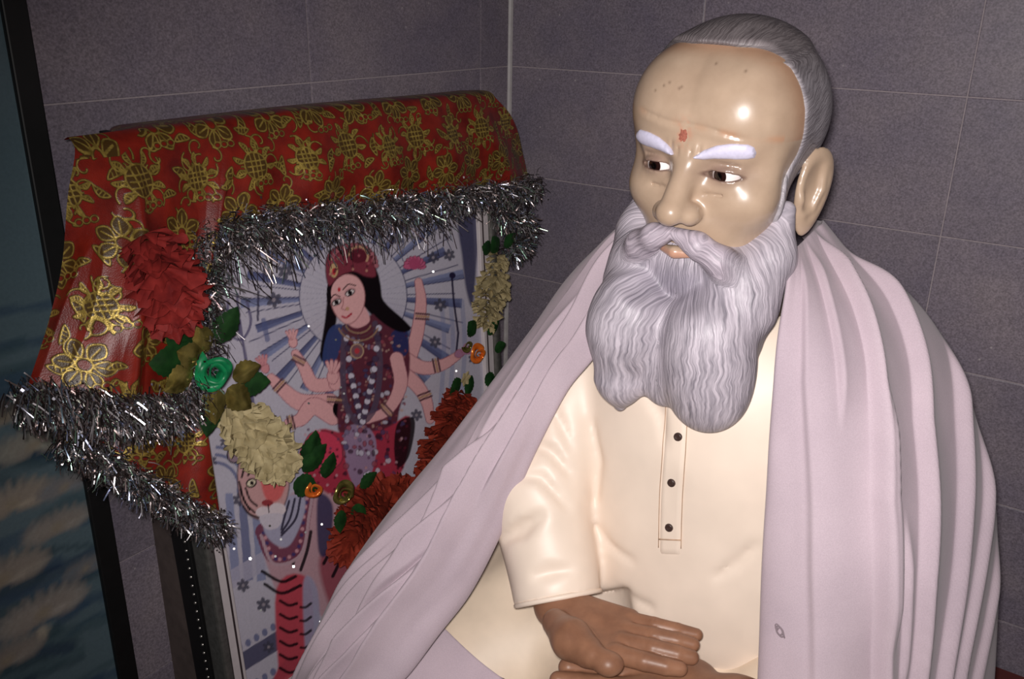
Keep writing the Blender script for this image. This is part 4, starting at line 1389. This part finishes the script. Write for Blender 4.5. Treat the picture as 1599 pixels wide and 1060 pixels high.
# eyeballs
def eye_mat():
    m = NT('painted_eyeball')
    m.color(m.attr('colour'))
    m.set(Roughness=0.08, Coat_Weight=0.5)
    return m.m
M_EYE = eye_mat()
nu, nv = 64, 96
for sx in (1, -1):
    th = np.linspace(0, math.pi, nu)[:, None]; ph = np.linspace(0, 2*math.pi, nv)[None, :]
    # pole looks forward along the gaze
    gz = np.array([-0.17 if sx > 0 else -0.12, 1.0, -0.09]); gz /= np.linalg.norm(gz)
    e1 = np.cross(gz, (0, 0, 1)); e1 /= np.linalg.norm(e1); e2 = np.cross(e1, gz)
    R = 13.6
    P = (np.cos(th)[..., None]*gz+np.sin(th)[..., None]*(np.cos(ph)[..., None]*e1+np.sin(ph)[..., None]*e2)).reshape(-1, 3)
    ang = np.repeat(np.linspace(0, math.pi, nu), nv)*R
    c = np.tile(np.array(srgb(238, 226, 224)), (len(P), 1))
    c = lerp(c, np.array(srgb(34, 17, 15)), sstep(7.4, 6.8, ang))
    c = lerp(c, np.array(srgb(8, 5, 5)), sstep(3.6, 3.0, ang))
    e = mesh_obj('eye', head_world(P*R+np.array([sx*EYE[0], EYE[1], EYE[2]])), gridfaces(nu, nv), M_EYE, statue, attrs={'colour': c})

# eyebrows
M_BROW = plain('white_painted_eyebrow', srgb(205, 200, 222), 0.3, scale=300, var=0.06, Coat_Weight=0.3)
V, Q = surface(brow_sdf, (-64, 48, 6), (64, 100, 32), 1.0)
for sx in (1, -1):
    keep = (V[Q[:, 0], 0]*sx > 0)
    q = Q[keep]; ids, inv = np.unique(q, return_inverse=True)
    mesh_obj('eyebrow', head_world(V[ids]), inv.reshape(q.shape), M_BROW, statue)

# hair
V, Q = surface(hair_sdf, (-98, -125, -70), (98, 75, 150), 2.0)
V = relax(V, Q, 1, 0.4)
l, f, u = V.T
w = sstep(-15, 10, f)*sstep(35, 5, u)
across = f*w+(u*0.85+0.75*f*0.5)*(1-w); along = u*w+(f-u*0.5)*(1-w)
top = sstep(92, 108, u)
across = across*(1-top)+l*top; along = along*(1-top)+f*top
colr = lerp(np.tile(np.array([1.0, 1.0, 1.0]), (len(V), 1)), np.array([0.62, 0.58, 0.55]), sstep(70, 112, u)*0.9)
M_HAIR = strand_mat('carved_grey_hair', srgb(104, 97, 102), srgb(160, 153, 159), s1=0.55)
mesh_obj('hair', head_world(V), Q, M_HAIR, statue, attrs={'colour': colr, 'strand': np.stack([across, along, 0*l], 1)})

# beard and moustache
V, Q = surface(beard_sdf, (-108, -10, -275), (108, 145, -16), 1.7)
V = relax(V, Q, 1, 0.4)
l, f, u = V.T
al = np.abs(l)
mo = chain((al, f, u), MOU, MOR)
isM = sstep(5, 1, mo)*sstep(66, 48, al)
# strands of the moustache sweep sideways and down, those of the beard run down
across_b = 78*np.arctan2(l+0.10*(u+150)*np.sign(l), np.maximum(f-28, 4))+0.05*l
across_m = u*0.75+al*0.62+0.2*f
across = across_b*(1-isM)+across_m*isM
along = u*(1-isM)+al*isM
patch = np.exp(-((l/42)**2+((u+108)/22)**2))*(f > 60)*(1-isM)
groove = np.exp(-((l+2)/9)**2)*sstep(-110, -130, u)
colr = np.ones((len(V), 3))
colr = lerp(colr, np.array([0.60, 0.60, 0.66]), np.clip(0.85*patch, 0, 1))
colr = lerp(colr, np.array([0.97, 0.93, 0.95]), isM)
M_BEARD = strand_mat('carved_white_beard', srgb(118, 112, 122), srgb(196, 186, 196), s1=0.52, s2=0.03, bump=0.7)
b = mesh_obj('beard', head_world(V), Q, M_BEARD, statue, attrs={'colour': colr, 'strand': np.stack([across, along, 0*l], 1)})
b['label'] = 'long white carved beard parted into two lobes, with moustache'

# red mark on the forehead
rs = random.Random(3)
P = []
for k in range(20):
    a = 2*math.pi*k/20; r = 1+0.25*rs.uniform(-1, 1)
    P.append((-3.2+4.6*r*math.cos(a), 31+6.4*r*math.sin(a)))
V = []
for ring, s in ((0.0, 0), (0.55, 1), (1.0, 2)):
    for (a, b_) in P:
        x, z = -3.2+(a+3.2)*ring, 31+(b_-31)*ring
        ys = np.linspace(120, 60, 400)
        d = head_sdf((np.full(400, x), ys, np.full(400, z)))
        y = ys[np.argmax(d < 0)]
        V.append((x, y+(1.0 if ring < 1 else -0.3), z))
F = [(r*20+k, r*20+(k+1) % 20, (r+1)*20+(k+1) % 20, (r+1)*20+k) for r in (0, 1) for k in range(20)]
mesh_obj('tilak_mark', head_world(V), F, plain('dried_red_powder', srgb(150, 86, 70), 0.85, scale=900, var=0.3), statue)

# ------------------------------------------------------------------ statue: kurta, legs, hands
BYAW = math.radians(33.0)
BL = np.array([math.cos(BYAW), -math.sin(BYAW), 0]); BF = np.array([-math.sin(BYAW), -math.cos(BYAW), 0])
B0 = np.array([0.246, 0.965, 0.0])

def body(l, f, u):
    return B0+l*BL+f*BF+np.array([0, 0, u])

def body_local(p):
    x = p[0]-B0[0]; y = p[1]-B0[1]
    return (x*BL[0]+y*BL[1], x*BF[0]+y*BF[1], p[2])

def atz(px, py, z):
    d = CAM_F+CAM_R*((px-800)/FPX)-CAM_U*((py-530)/FPX)
    return d*(z/d[2])

def whit(px, py, fn, t0=0.5, t1=1.6, n=1600):
    d = at(px, py, 1.0); d = d/np.linalg.norm(d)
    t = np.linspace(t0, t1, n); q = d*t[:, None]
    v = fn((q[:, 0], q[:, 1], q[:, 2]))
    return q[np.argmax(v < 0)]

SHO = at(925, 545, 1.05); ELB = at(842, 772, 0.955); WRI = at(871, 930, 0.882)
SHO_L = body(0.160, -0.01, -0.385); ELB_L = body(0.20, 0.02, -0.62); WRI_L = at(1230, 1120, 0.74)

def torso0(p):
    q = body_local(p)
    d = ell(q, (0, 0.005, -0.50), (0.190, 0.118, 0.215))
    d = smin(d, ell(q, (0, 0.022, -0.67), (0.183, 0.110, 0.17)), 0.05)
    d = smin(d, cone(q, (-0.11, -0.015, -0.385), (0.11, -0.015, -0.385), 0.064, 0.064), 0.05)
    return d

def kurta0(p):
    d = torso0(p)
    arm = chain(p, [SHO, ELB], (0.066, 0.060))
    arm = smin(arm, chain(p, [ELB, WRI], (0.060, 0.053)), 0.02)
    d = smin(d, arm, 0.012)
    arml = smin(chain(p, [SHO_L, ELB_L], (0.058, 0.052)), chain(p, [ELB_L, WRI_L], (0.052, 0.045)), 0.02)
    return smin(d, arml, 0.012)

_creases = []
for pts, r in (([(786, 843), (812, 828), (845, 806)], 0.0105), ([(838, 900), (860, 893), (890, 889)], 0.006),
               ([(832, 690), (862, 706), (890, 740)], 0.006), ([(806, 745), (845, 745), (886, 792)], 0.005),
               ([(866, 640), (880, 668), (892, 700)], 0.0035), ([(930, 822), (952, 850), (985, 874)], 0.003),
               ([(1010, 610), (1034, 650), (1040, 690)], 0.0035), ([(938, 905), (975, 930), (1015, 948)], 0.003),
               ([(925, 660), (936, 720), (930, 780)], 0.004), ([(1120, 900), (1150, 880), (1180, 850)], 0.003)):
    _creases.append(([whit(x, y, kurta0) for x, y in pts], r))
AX = (WRI-ELB)/np.linalg.norm(WRI-ELB)
_nk = noise3(9)

def kurta_sdf(p):
    d = kurta0(p)
    for P, r in _creases:
        d = smax(d, -chain(p, P, [r*0.35, r, r*0.35]), 0.010)
    d = d+0.0016*_nk(p[0]*17, p[1]*17, p[2]*11)+0.0007*_nk(p[0]*45, p[1]*45, p[2]*30)
    # open cuff
    t = (p[0]-WRI[0])*AX[0]+(p[1]-WRI[1])*AX[1]+(p[2]-WRI[2])*AX[2]
    near = cone(p, ELB, WRI+AX*0.1, 0.085, 0.085)
    cut = np.maximum(0.004-t, near)
    d = smax(d, -cut, 0.003)
    d = smax(d, -np.maximum(cone(p, ELB+AX*0.06, WRI+AX*0.05, 0.0435, 0.044), -0.010-t), 0.002)
    # neck opening
    q = body_local(p)
    d = smax(d, -ell(q, (0, 0.012, -0.29), (0.075, 0.075, 0.07)), 0.004)
    return np.maximum(d, -0.83-p[2])

M_KURTA = plain('cream_painted_kurta', srgb(232, 214, 198), 0.44, scale=14, var=0.05, Specular_IOR_Level=0.4)
V, Q = surface(kurta_sdf, (-0.10, 0.62, -0.86), (0.62, 1.20, -0.26), 0.0042)
V = relax(V, Q, 2, 0.5)
kurta = mesh_obj('kurta', V, Q, M_KURTA, statue)
kurta['label'] = 'cream kurta with long sleeves and buttoned placket'

# rolled rim of the cuff
def ring_frame(ax):
    a = np.cross(ax, (0, 0, 1)); a /= np.linalg.norm(a)
    return a, np.cross(ax, a)
a, b = ring_frame(AX)
P = [WRI+AX*0.003+0.0502*(math.cos(t)*a+math.sin(t)*b) for t in np.linspace(0, 2*math.pi, 49)]
V, F = tube(P, 0.0032, 8, False)
mesh_obj('cuff', V, F, M_KURTA, kurta)

# placket with a line of stitching, and three buttons
def strip(center, halfw, off, name, mat, parent, thick=0.0022, n=40, m=9):
    C = spline([(*c, 0) for c in center], n)[:, :2]
    V = []
    for i, (x, y) in enumerate(C):
        hw = halfw if np.isscalar(halfw) else np.interp(i/(n-1), np.linspace(0, 1, len(halfw)), halfw)
        for j in range(m):
            s = -1+2*j/(m-1)
            V.append(whit(x+s*hw, y+0.8*s, kurta_sdf))
    V = np.array(V).reshape(n, m, 3)
    for _ in range(3):
        V[1:-1] = (V[:-2]+2*V[1:-1]+V[2:])/4
    N = np.cross(np.gradient(V, axis=0), np.gradient(V, axis=1)); N /= np.linalg.norm(N, axis=2)[..., None]
    if (N[n//2, m//2]@CAM_F) > 0:
        N = -N
    e = np.ones((n, m)); e[:, 0] = e[:, -1] = -0.6; e[0] = e[-1] = -0.6
    V = V+N*(off+thick*e[..., None])
    return mesh_obj(name, V.reshape(-1, 3), gridfaces(n, m), mat, parent), V, N

plk, PV, PN = strip([(1059, 612), (1055, 690), (1049, 780), (1047, 868)], [17, 18, 18, 17.5], 0.0, 'placket', M_KURTA, kurta)
M_STITCH = plain('brown_seam_line', srgb(176, 146, 122), 0.7, var=0.2)
M_BUTTON = plain('dark_brown_button', srgb(62, 46, 42), 0.35, var=0.25, scale=500)
seam = whit(1032, 838, kurta_sdf), whit(1062, 846, kurta_sdf)
V, F = tube(np.linspace(PV[35, 0]+PN[35, 4]*0.0015, PV[35, -1]+PN[35, 4]*0.0015, 8)+PN[35, 4]*0.002, 0.0009, 6)
mesh_obj('seam', V, F, M_STITCH, plk)
for j in (0, -1):
    V, F = tube(PV[2:-2, j]+PN[2:-2, 4]*0.0031, 0.0005, 5)
    mesh_obj('seam', V, F, M_STITCH, plk)
def button(px, py):
    c = whit(px, py, kurta_sdf)
    e = 0.004
    n_ = np.array([kurta_sdf((c[0]+(e if k == 0 else 0), c[1]+(e if k == 1 else 0), c[2]+(e if k == 2 else 0)))-kurta_sdf(tuple(c)) for k in range(3)])
    n_ /= np.linalg.norm(n_)
    a, b = ring_frame(n_)
    prof = [(0.0, 0.0045), (0.0022, 0.0046), (0.0032, 0.0052), (0.0043, 0.0050), (0.0047, 0.0036), (0.0045, 0.0012)]
    V = [c+n_*prof[0][1]]; F = []
    k = 20
    for r, h in prof[1:]:
        for i in range(k):
            t = 2*math.pi*i/k
            V.append(c+n_*h+r*(math.cos(t)*a+math.sin(t)*b))
    F += [(0, 1+i, 1+(i+1) % k) for i in range(k)]
    for j in range(len(prof)-2):
        F += [(1+j*k+i, 1+(j+1)*k+i, 1+(j+1)*k+(i+1) % k, 1+j*k+(i+1) % k) for i in range(k)]
    mesh_obj('button', V, F, M_BUTTON, plk)
for x, y in ((1061, 681), (1051, 752), (1047, 822)):
    button(x, y)

# folded legs under the dhoti
KNR = at(560, 1075, 0.90); KNL = at(1340, 1240, 0.68)
def dhoti_sdf(p):
    d = cone(p, body(-0.10, 0.0, -0.775), KNR+np.array([0, 0, -0.075]), 0.10, 0.085)
    d = smin(d, cone(p, body(0.10, 0.02, -0.785), KNL, 0.10, 0.085), 0.03)
    d = smin(d, cone(p, KNR+np.array([0.01, -0.02, -0.09]), at(1080, 1170, 0.70), 0.07, 0.055), 0.03)
    d = smin(d, cone(p, KNL+np.array([0, 0, -0.02]), at(820, 1150, 0.78), 0.07, 0.055), 0.03)
    d = smin(d, ell(p, tuple(body(0, 0.07, -0.80)), (0.17, 0.17, 0.10)), 0.03)
    d = smin(d, cone(p, at(812, 872, 1.02)+np.array([0, 0, -0.085]), KNR+np.array([0, 0, -0.075]), 0.10, 0.085), 0.03)
    q = body_local(p)
    d = d+0.004*np.sin(q[0]*75+q[1]*18)*sstep(0.02, -0.05, q[0]*0+q[1]-0.16)+0.002*_nk(p[0]*16, p[1]*16, p[2]*16)
    return np.maximum(d, -0.86-p[2])
M_DHOTI = plain('cream_dhoti_cloth', srgb(222, 202, 180), 0.5, scale=22, var=0.07)
V, Q = surface(dhoti_sdf, (-0.32, 0.44, -0.90), (0.66, 1.16, -0.58), 0.006)
V = relax(V, Q, 2, 0.5)
mesh_obj('dhoti', V, Q, M_DHOTI, statue)

# moulded base under the legs
def base_sdf(p):
    c = body(0, 0.06, -0.90)
    q = [p[0]-c[0], p[1]-c[1], p[2]-c[2]]
    a = np.sqrt((q[0]/0.36)**2+(q[1]/0.26)**2)
    return smax((a-1)*0.26, np.abs(q[2])-0.094, 0.02)
V, Q = surface(base_sdf, (-0.25, 0.5, -1.01), (0.70, 1.30, -0.78), 0.012)
V[:, 2] = np.maximum(V[:, 2], SEAT_Z)
mesh_obj('base', V, Q, M_DHOTI, statue)

# ---- hands
def finger(p, pts, r):
    return chain(p, pts, r, 0.0015)

HZ = -0.642
def hand_right(p):
    w = atz(872, 944, -0.656)
    bases = {'little': (984, 968), 'ring': (978, 984), 'middle': (972, 1001), 'index': (962, 1019)}
    # palm
    d = None
    for k, (x, y) in bases.items():
        e = cone(p, w+np.array([0.004, 0.0, 0]), atz(x, y, HZ-0.003), 0.0185, 0.0125)
        d = e if d is None else smin(d, e, 0.010)
    d = smin(d, cone(p, w, WRI-AX*0.05, 0.028, 0.032), 0.015)                         # wrist into the sleeve
    # hollow of the palm, crease beside the ball of the thumb
    mid = atz(935, 973, HZ+0.022)
    d = smax(d, -ell(p, tuple(mid), (0.034, 0.030, 0.0145)), 0.010)
    d = smin(d, chain(p, [atz(868, 972, -0.640), atz(893, 998, -0.636), atz(918, 1018, -0.634)], (0.015, 0.021, 0.016), 0.008), 0.018)
    th = finger(p, [atz(905, 1005, -0.634), atz(928, 1024, -0.630), atz(950, 1036, -0.630)], (0.016, 0.0125, 0.0118))
    th = smin(th, ell(p, tuple(atz(951, 1036, -0.630)), (0.0155, 0.0135, 0.0112)), 0.004)
    d = smin(d, th, 0.006)
    F = [([(984, 968), (1022, 976), (1057, 984), (1088, 991)], (0.0095, 0.0088, 0.0082, 0.0070), 0.002),
         ([(978, 985), (1022, 993), (1058, 1000), (1082, 1006)], (0.0100, 0.0095, 0.0088, 0.0076), 0.003),
         ([(972, 1002), (1020, 1012), (1058, 1021), (1080, 1026)], (0.0105, 0.0100, 0.0093, 0.0080), 0.003),
         ([(962, 1020), (1006, 1032), (1040, 1040), (1062, 1044)], (0.0105, 0.0100, 0.0092, 0.0080), 0.001)]
    for pts, r, lift in F:
        P = [atz(x, y, HZ+z) for (x, y), z in zip(pts, (0.0, 0.003+lift, 0.002+lift, lift))]
        d = smin(d, finger(p, P, r), 0.0028)
        for i in (1, 2):                                                               # creases at the joints
            m = P[i]+np.array([0, 0, r[i]])
            ax = (P[i+1]-P[i-1]); sx = np.cross(ax, (0, 0, 1)); sx /= np.linalg.norm(sx)
            d = smax(d, -cone(p, m-sx*0.006, m+sx*0.006, 0.0009, 0.0009), 0.0016)
    # lines of the palm
    for pts in ([(905, 960), (925, 985), (950, 1004)], [(930, 958), (950, 975), (968, 992)]):
        P = [atz(x, y, HZ+0.0125) for x, y in pts]
        d = smax(d, -chain(p, P, (0.0015, 0.0028, 0.0015)), 0.004)
    return d

def hand_left(p):
    z = -0.684
    w = atz(1150, 1100, z)
    d = None
    for x, y in ((1000, 1052), (985, 1075), (975, 1098)):
        e = cone(p, w, atz(x, y, z), 0.021, 0.014)
        d = e if d is None else smin(d, e, 0.012)
    d = smin(d, ell(p, tuple(atz(1075, 1062, z+0.002)), (0.034, 0.030, 0.020)), 0.012)
    for pts, r in (([(1000, 1050), (950, 1048), (915, 1046), (888, 1042)], (0.0115, 0.0115, 0.0115, 0.0110)),
                   ([(985, 1075), (940, 1070), (905, 1066), (872, 1062)], (0.011, 0.011, 0.0105, 0.0095)),
                   ([(975, 1098), (930, 1092), (900, 1088), (868, 1084)], (0.0105, 0.0105, 0.010, 0.009))):
        P = [atz(x, y, z+0.004+0.004*k) for k, (x, y) in enumerate(pts)]
        d = smin(d, finger(p, P, r), 0.003)
    d = smin(d, cone(p, w, WRI_L, 0.026, 0.03), 0.02)
    return d

M_HAND = None
def hand_mat():
    m = NT('brown_painted_hand')
    n = m.noise(m.coords(), 45.0, 4)
    m.color(m.ramp(n, [(0.3, srgb(124, 86, 66)), (0.7, srgb(146, 104, 80))]))
    m.set(Roughness=0.42, Specular_IOR_Level=0.35)
    m.bump(m.noise(m.coords(), 500.0, 2), 0.08, 0.0006)
    return m.m
M_HAND = hand_mat()
V, Q = surface(hand_right, (-0.03, 0.64, -0.72), (0.27, 0.99, -0.59), 0.0014)
V = relax(V, Q, 1, 0.4)
hr = mesh_obj('hand', V, Q, M_HAND, statue)
hr['label'] = 'right hand resting palm up on the other hand'
V, Q = surface(hand_left, (0.0, 0.54, -0.75), (0.38, 0.90, -0.63), 0.0018)
V = relax(V, Q, 1, 0.4)
hl = mesh_obj('hand', V, Q, M_HAND, statue)
hl['label'] = 'left hand lying under the right hand'

# ------------------------------------------------------------------ shawl over the statue's shoulders
def ridge(t, sharp=0.25):
    """one pleat: steep on the near flank, easing off on the far one"""
    return np.where(t > 0, np.exp(-t), np.clip(1+t/sharp, 0, 1)**2)

def loft(rows, nu, nv, pleats, seed, noise_amp=0.003, flip=1):
    """rows: list of rows, each a list of points (same count); pleats: (list of (v,u), width, height)"""
    R = np.array(rows, float)
    A = np.stack([spline(R[:, j], nv) for j in range(R.shape[1])], 1)      # nv x k x 3
    G = np.stack([spline(A[i], nu) for i in range(nv)], 0)                  # nv x nu x 3
    N = np.cross(np.gradient(G, axis=0), np.gradient(G, axis=1)); N /= np.linalg.norm(N, axis=2)[..., None]+1e-12
    N *= flip
    vv, uu = np.meshgrid(np.linspace(0, 1, nv), np.linspace(0, 1, nu), indexing='ij')
    D = np.zeros((nv, nu))
    for line, w, h in pleats:
        L = np.array(line, float)
        c = np.interp(vv, L[:, 0], L[:, 1])
        fade = sstep(L[0, 0]-0.02, L[0, 0]+0.10, vv)*sstep(L[-1, 0]+0.02, L[-1, 0]-0.10, vv)
        if L[0, 0] <= 0: fade = sstep(L[-1, 0]+0.02, L[-1, 0]-0.10, vv) if L[-1, 0] < 1 else np.ones_like(vv)
        elif L[-1, 0] >= 1: fade = sstep(L[0, 0]-0.02, L[0, 0]+0.10, vv)
        s = 1 if w > 0 else -1
        D += 1.35*h*fade*ridge((uu-c)*s/abs(w))
    for _ in range(1):
        D[:, 1:-1] = (D[:, :-2]+2*D[:, 1:-1]+D[:, 2:])/4
        D[1:-1] = (D[:-2]+2*D[1:-1]+D[2:])/4
    nz = noise3(seed)
    D += noise_amp*nz(uu*7, vv*3.0, 0*uu+seed)+noise_amp*0.4*nz(uu*19, vv*7, 0*uu)
    return G+N*D[..., None]

def lerp_at(a, b, t, bulge=0.0):
    """point between two (px, py, Y) triples, brought nearer by bulge"""
    q = [a[i]*(1-t)+b[i]*t for i in range(3)]
    return at(q[0], q[1], q[2]-bulge*4*t*(1-t))

# drape over his right shoulder down to the knee
LR = [((1000, 330, 1.03), (1018, 392, 0.93), 0.015), ((942, 380, 1.05), (968, 448, 0.925), 0.02), ((884, 442, 1.07), (936, 540, 0.925), 0.03),
      ((832, 518, 1.06), (884, 608, 0.935), 0.03), ((768, 603, 1.03), (842, 690, 0.925), 0.03), ((700, 690, 1.0), (810, 762, 0.915), 0.03),
      ((640, 760, 0.98), (778, 838, 0.905), 0.03), ((578, 838, 0.955), (732, 925, 0.885), 0.03), ((524, 920, 0.935), (682, 990, 0.862), 0.025),
      ((488, 1000, 0.915), (640, 1045, 0.845), 0.02), ((462, 1080, 0.90), (588, 1105, 0.835), 0.02), ((448, 1180, 0.88), (560, 1200, 0.83), 0.02)]
rows = []
for a, b, bl in LR:
    back = (a[0]+26, a[1]+12, a[2]+0.10)
    r = [at(*back), at(a[0]+4, a[1]+2, a[2]+0.025)]
    r += [lerp_at(a, b, t, bl) for t in (0.0, 0.2, 0.4, 0.6, 0.8, 1.0)]
    ins = (b[0]-6, b[1]-3, b[2]+0.018)
    r.append(at(*ins))
    rows.append(r)
def vis(lines, u0, du):
    """pleat lines given across the part in view, 0 at one edge of it and 1 at the other"""
    return [([(v, u0+du*x) for v, x in L], w*du, h) for L, w, h in lines]
pl = vis([([(0, 0.30), (0.3, 0.34), (0.6, 0.42), (0.8, 0.40), (1, 0.36)], 0.12, 0.008),
          ([(0, 0.62), (0.3, 0.62), (0.5, 0.56), (0.75, 0.60), (1, 0.62)], 0.10, 0.013),
          ([(0.08, 0.80), (0.3, 0.78), (0.5, 0.70)], 0.10, 0.009),
          ([(0.12, 0.44), (0.3, 0.48), (0.45, 0.44)], -0.10, 0.007),
          ([(0.38, 0.52), (0.5, 0.36), (0.62, 0.20), (0.76, 0.06)], 0.14, 0.013),
          ([(0.49, 0.55), (0.60, 0.42), (0.72, 0.27), (0.88, 0.12)], 0.12, 0.014),
          ([(0.58, 0.57), (0.67, 0.46), (0.74, 0.40)], -0.09, 0.010),
          ([(0.60, 0.58), (0.71, 0.48), (0.84, 0.34), (1.0, 0.20)], 0.11, 0.014),
          ([(0.70, 0.60), (0.80, 0.52), (0.90, 0.43), (1.0, 0.34)], 0.10, 0.013),
          ([(0.80, 0.30), (0.90, 0.26), (1.0, 0.28)], -0.10, 0.010),
          ([(0.62, 0.28), (0.74, 0.14), (0.9, 0.05), (1.0, 0.04)], 0.06, 0.007)], 0.31, 0.60)
GL = loft(rows, 290, 330, pl, 21, 0.0035, 1)

# drape over his left shoulder
RR = [((1238, 392, 0.87), (1284, 348, 0.95), 0.0), ((1230, 446, 0.835), (1332, 402, 0.93), 0.02), ((1214, 540, 0.80), (1418, 466, 0.90), 0.035),
      ((1206, 620, 0.785), (1478, 545, 0.885), 0.05), ((1201, 700, 0.775), (1514, 640, 0.875), 0.06), ((1197, 800, 0.765), (1543, 760, 0.865), 0.07),
      ((1192, 900, 0.755), (1552, 862, 0.86), 0.08), ((1189, 985, 0.745), (1552, 962, 0.855), 0.08), ((1185, 1070, 0.735), (1549, 1062, 0.85), 0.08),
      ((1182, 1200, 0.715), (1540, 1210, 0.84), 0.08)]
rows = []
for a, b, bl in RR:
    r = [at(a[0]+7, a[1], a[2]+0.022)]
    r += [lerp_at(a, b, t, bl) for t in (0.0, 0.12, 0.28, 0.46, 0.64, 0.82, 1.0)]
    r += [at(b[0]-14, b[1]-4, b[2]+0.06), at(b[0]-60, b[1]-16, b[2]+0.13)]
    rows.append(r)
pr = vis([([(0.05, 0.24), (0.3, 0.20), (0.6, 0.22), (1, 0.24)], 0.12, 0.004),
          ([(0.02, 0.62), (0.15, 0.55), (0.33, 0.47), (0.52, 0.42), (1, 0.43)], 0.07, 0.015),
          ([(0.33, 0.50), (0.52, 0.455), (0.78, 0.45)], -0.04, 0.009),
          ([(0.08, 0.86), (0.2, 0.78), (0.4, 0.66), (0.65, 0.58), (1, 0.53)], 0.08, 0.014),
          ([(0.28, 0.95), (0.42, 0.86), (0.55, 0.79), (0.75, 0.71), (1, 0.62)], 0.07, 0.012),
          ([(0.42, 0.97), (0.6, 0.87), (0.8, 0.77), (1, 0.70)], 0.06, 0.009),
          ([(0.6, 0.98), (0.8, 0.88), (1, 0.80)], 0.06, 0.007),
          ([(0.55, 0.53), (0.68, 0.51), (0.9, 0.49)], 0.04, 0.007),
          ([(0.02, 0.42), (0.15, 0.38), (0.4, 0.33)], 0.08, 0.006)], 0.07, 0.675)
GR = loft(rows, 290, 270, pr, 33, 0.0022, 1)

# across the back, from shoulder to shoulder
rows = []
for z, w, b in ((-0.275, 0.075, 0.07), (-0.31, 0.13, 0.085), (-0.35, 0.185, 0.10), (-0.45, 0.22, 0.13), (-0.6, 0.245, 0.15), (-0.8, 0.26, 0.17), (-0.97, 0.27, 0.185)):
    rows.append([body(w*math.sin(t), -0.02-b*math.cos(t), z) for t in np.linspace(-1.45, 1.45, 9)])
GB = loft(rows, 60, 60, [([(0, 0.3), (1, 0.25)], 0.08, 0.006), ([(0, 0.6), (1, 0.65)], 0.08, 0.006)], 40, 0.003, 1)

# inner layer showing on the thigh below the drape
GI = np.zeros((40, 40, 3))
for i in range(40):
    for j in range(40):
        a, b = i/39, j/39
        px = (1-b)*((1-a)*690+a*812)+b*((1-a)*590+a*700); py = (1-b)*((1-a)*976+a*1076+7*math.sin(a*3.1))+b*((1-a)*1080+a*1170)
        h_ = whit(px, py, dhoti_sdf)
        GI[i, j] = h_*(1-0.008/np.linalg.norm(h_))
for _ in range(4):
    GI[1:-1, 1:-1] = (GI[:-2, 1:-1]+GI[2:, 1:-1]+GI[1:-1, :-2]+GI[1:-1, 2:])/4

Vs, Fs, off = [], [], 0
for G in (GL, GR, GB, GI):
    n, m, _ = G.shape
    Vs.append(G.reshape(-1, 3)); Fs.append(gridfaces(n, m, off)); off += n*m
M_SHAWL = fabric_mat('pale_lilac_grey_shawl', srgb(178, 161, 171), srgb(194, 176, 185))
Vs = np.concatenate(Vs); Vs[:, 2] = np.maximum(Vs[:, 2], SEAT_Z+0.003)
shawl = mesh_obj('shawl', Vs, np.concatenate(Fs), M_SHAWL)
md = shawl.modifiers.new('cloth_thickness', 'SOLIDIFY'); md.thickness = 0.0022; md.offset = 0
tag(shawl, 'pale lilac-grey cotton shawl draped over the bearded statue\'s shoulders', 'shawl')

# small stitched mark near the inner edge of the drape
c0 = GR[int(0.755*269), int(0.14*289)]
d0 = -c0/np.linalg.norm(c0)
a_ = np.cross(d0, (0, 0, 1)); a_ /= np.linalg.norm(a_); b_ = np.cross(a_, d0)
t_ = np.linspace(0, 5*math.pi, 40)
P = [c0+d0*0.0035+(0.0055*math.cos(t)*(0.4+0.6*t/15.7))*a_+(0.0065*math.sin(t*1.07)*(0.4+0.6*t/15.7))*b_ for t in t_]
V, F = tube(P, 0.0008, 6)
mesh_obj('stitched_mark', V, F, plain('grey_thread', srgb(120, 106, 112), 0.9), shawl)
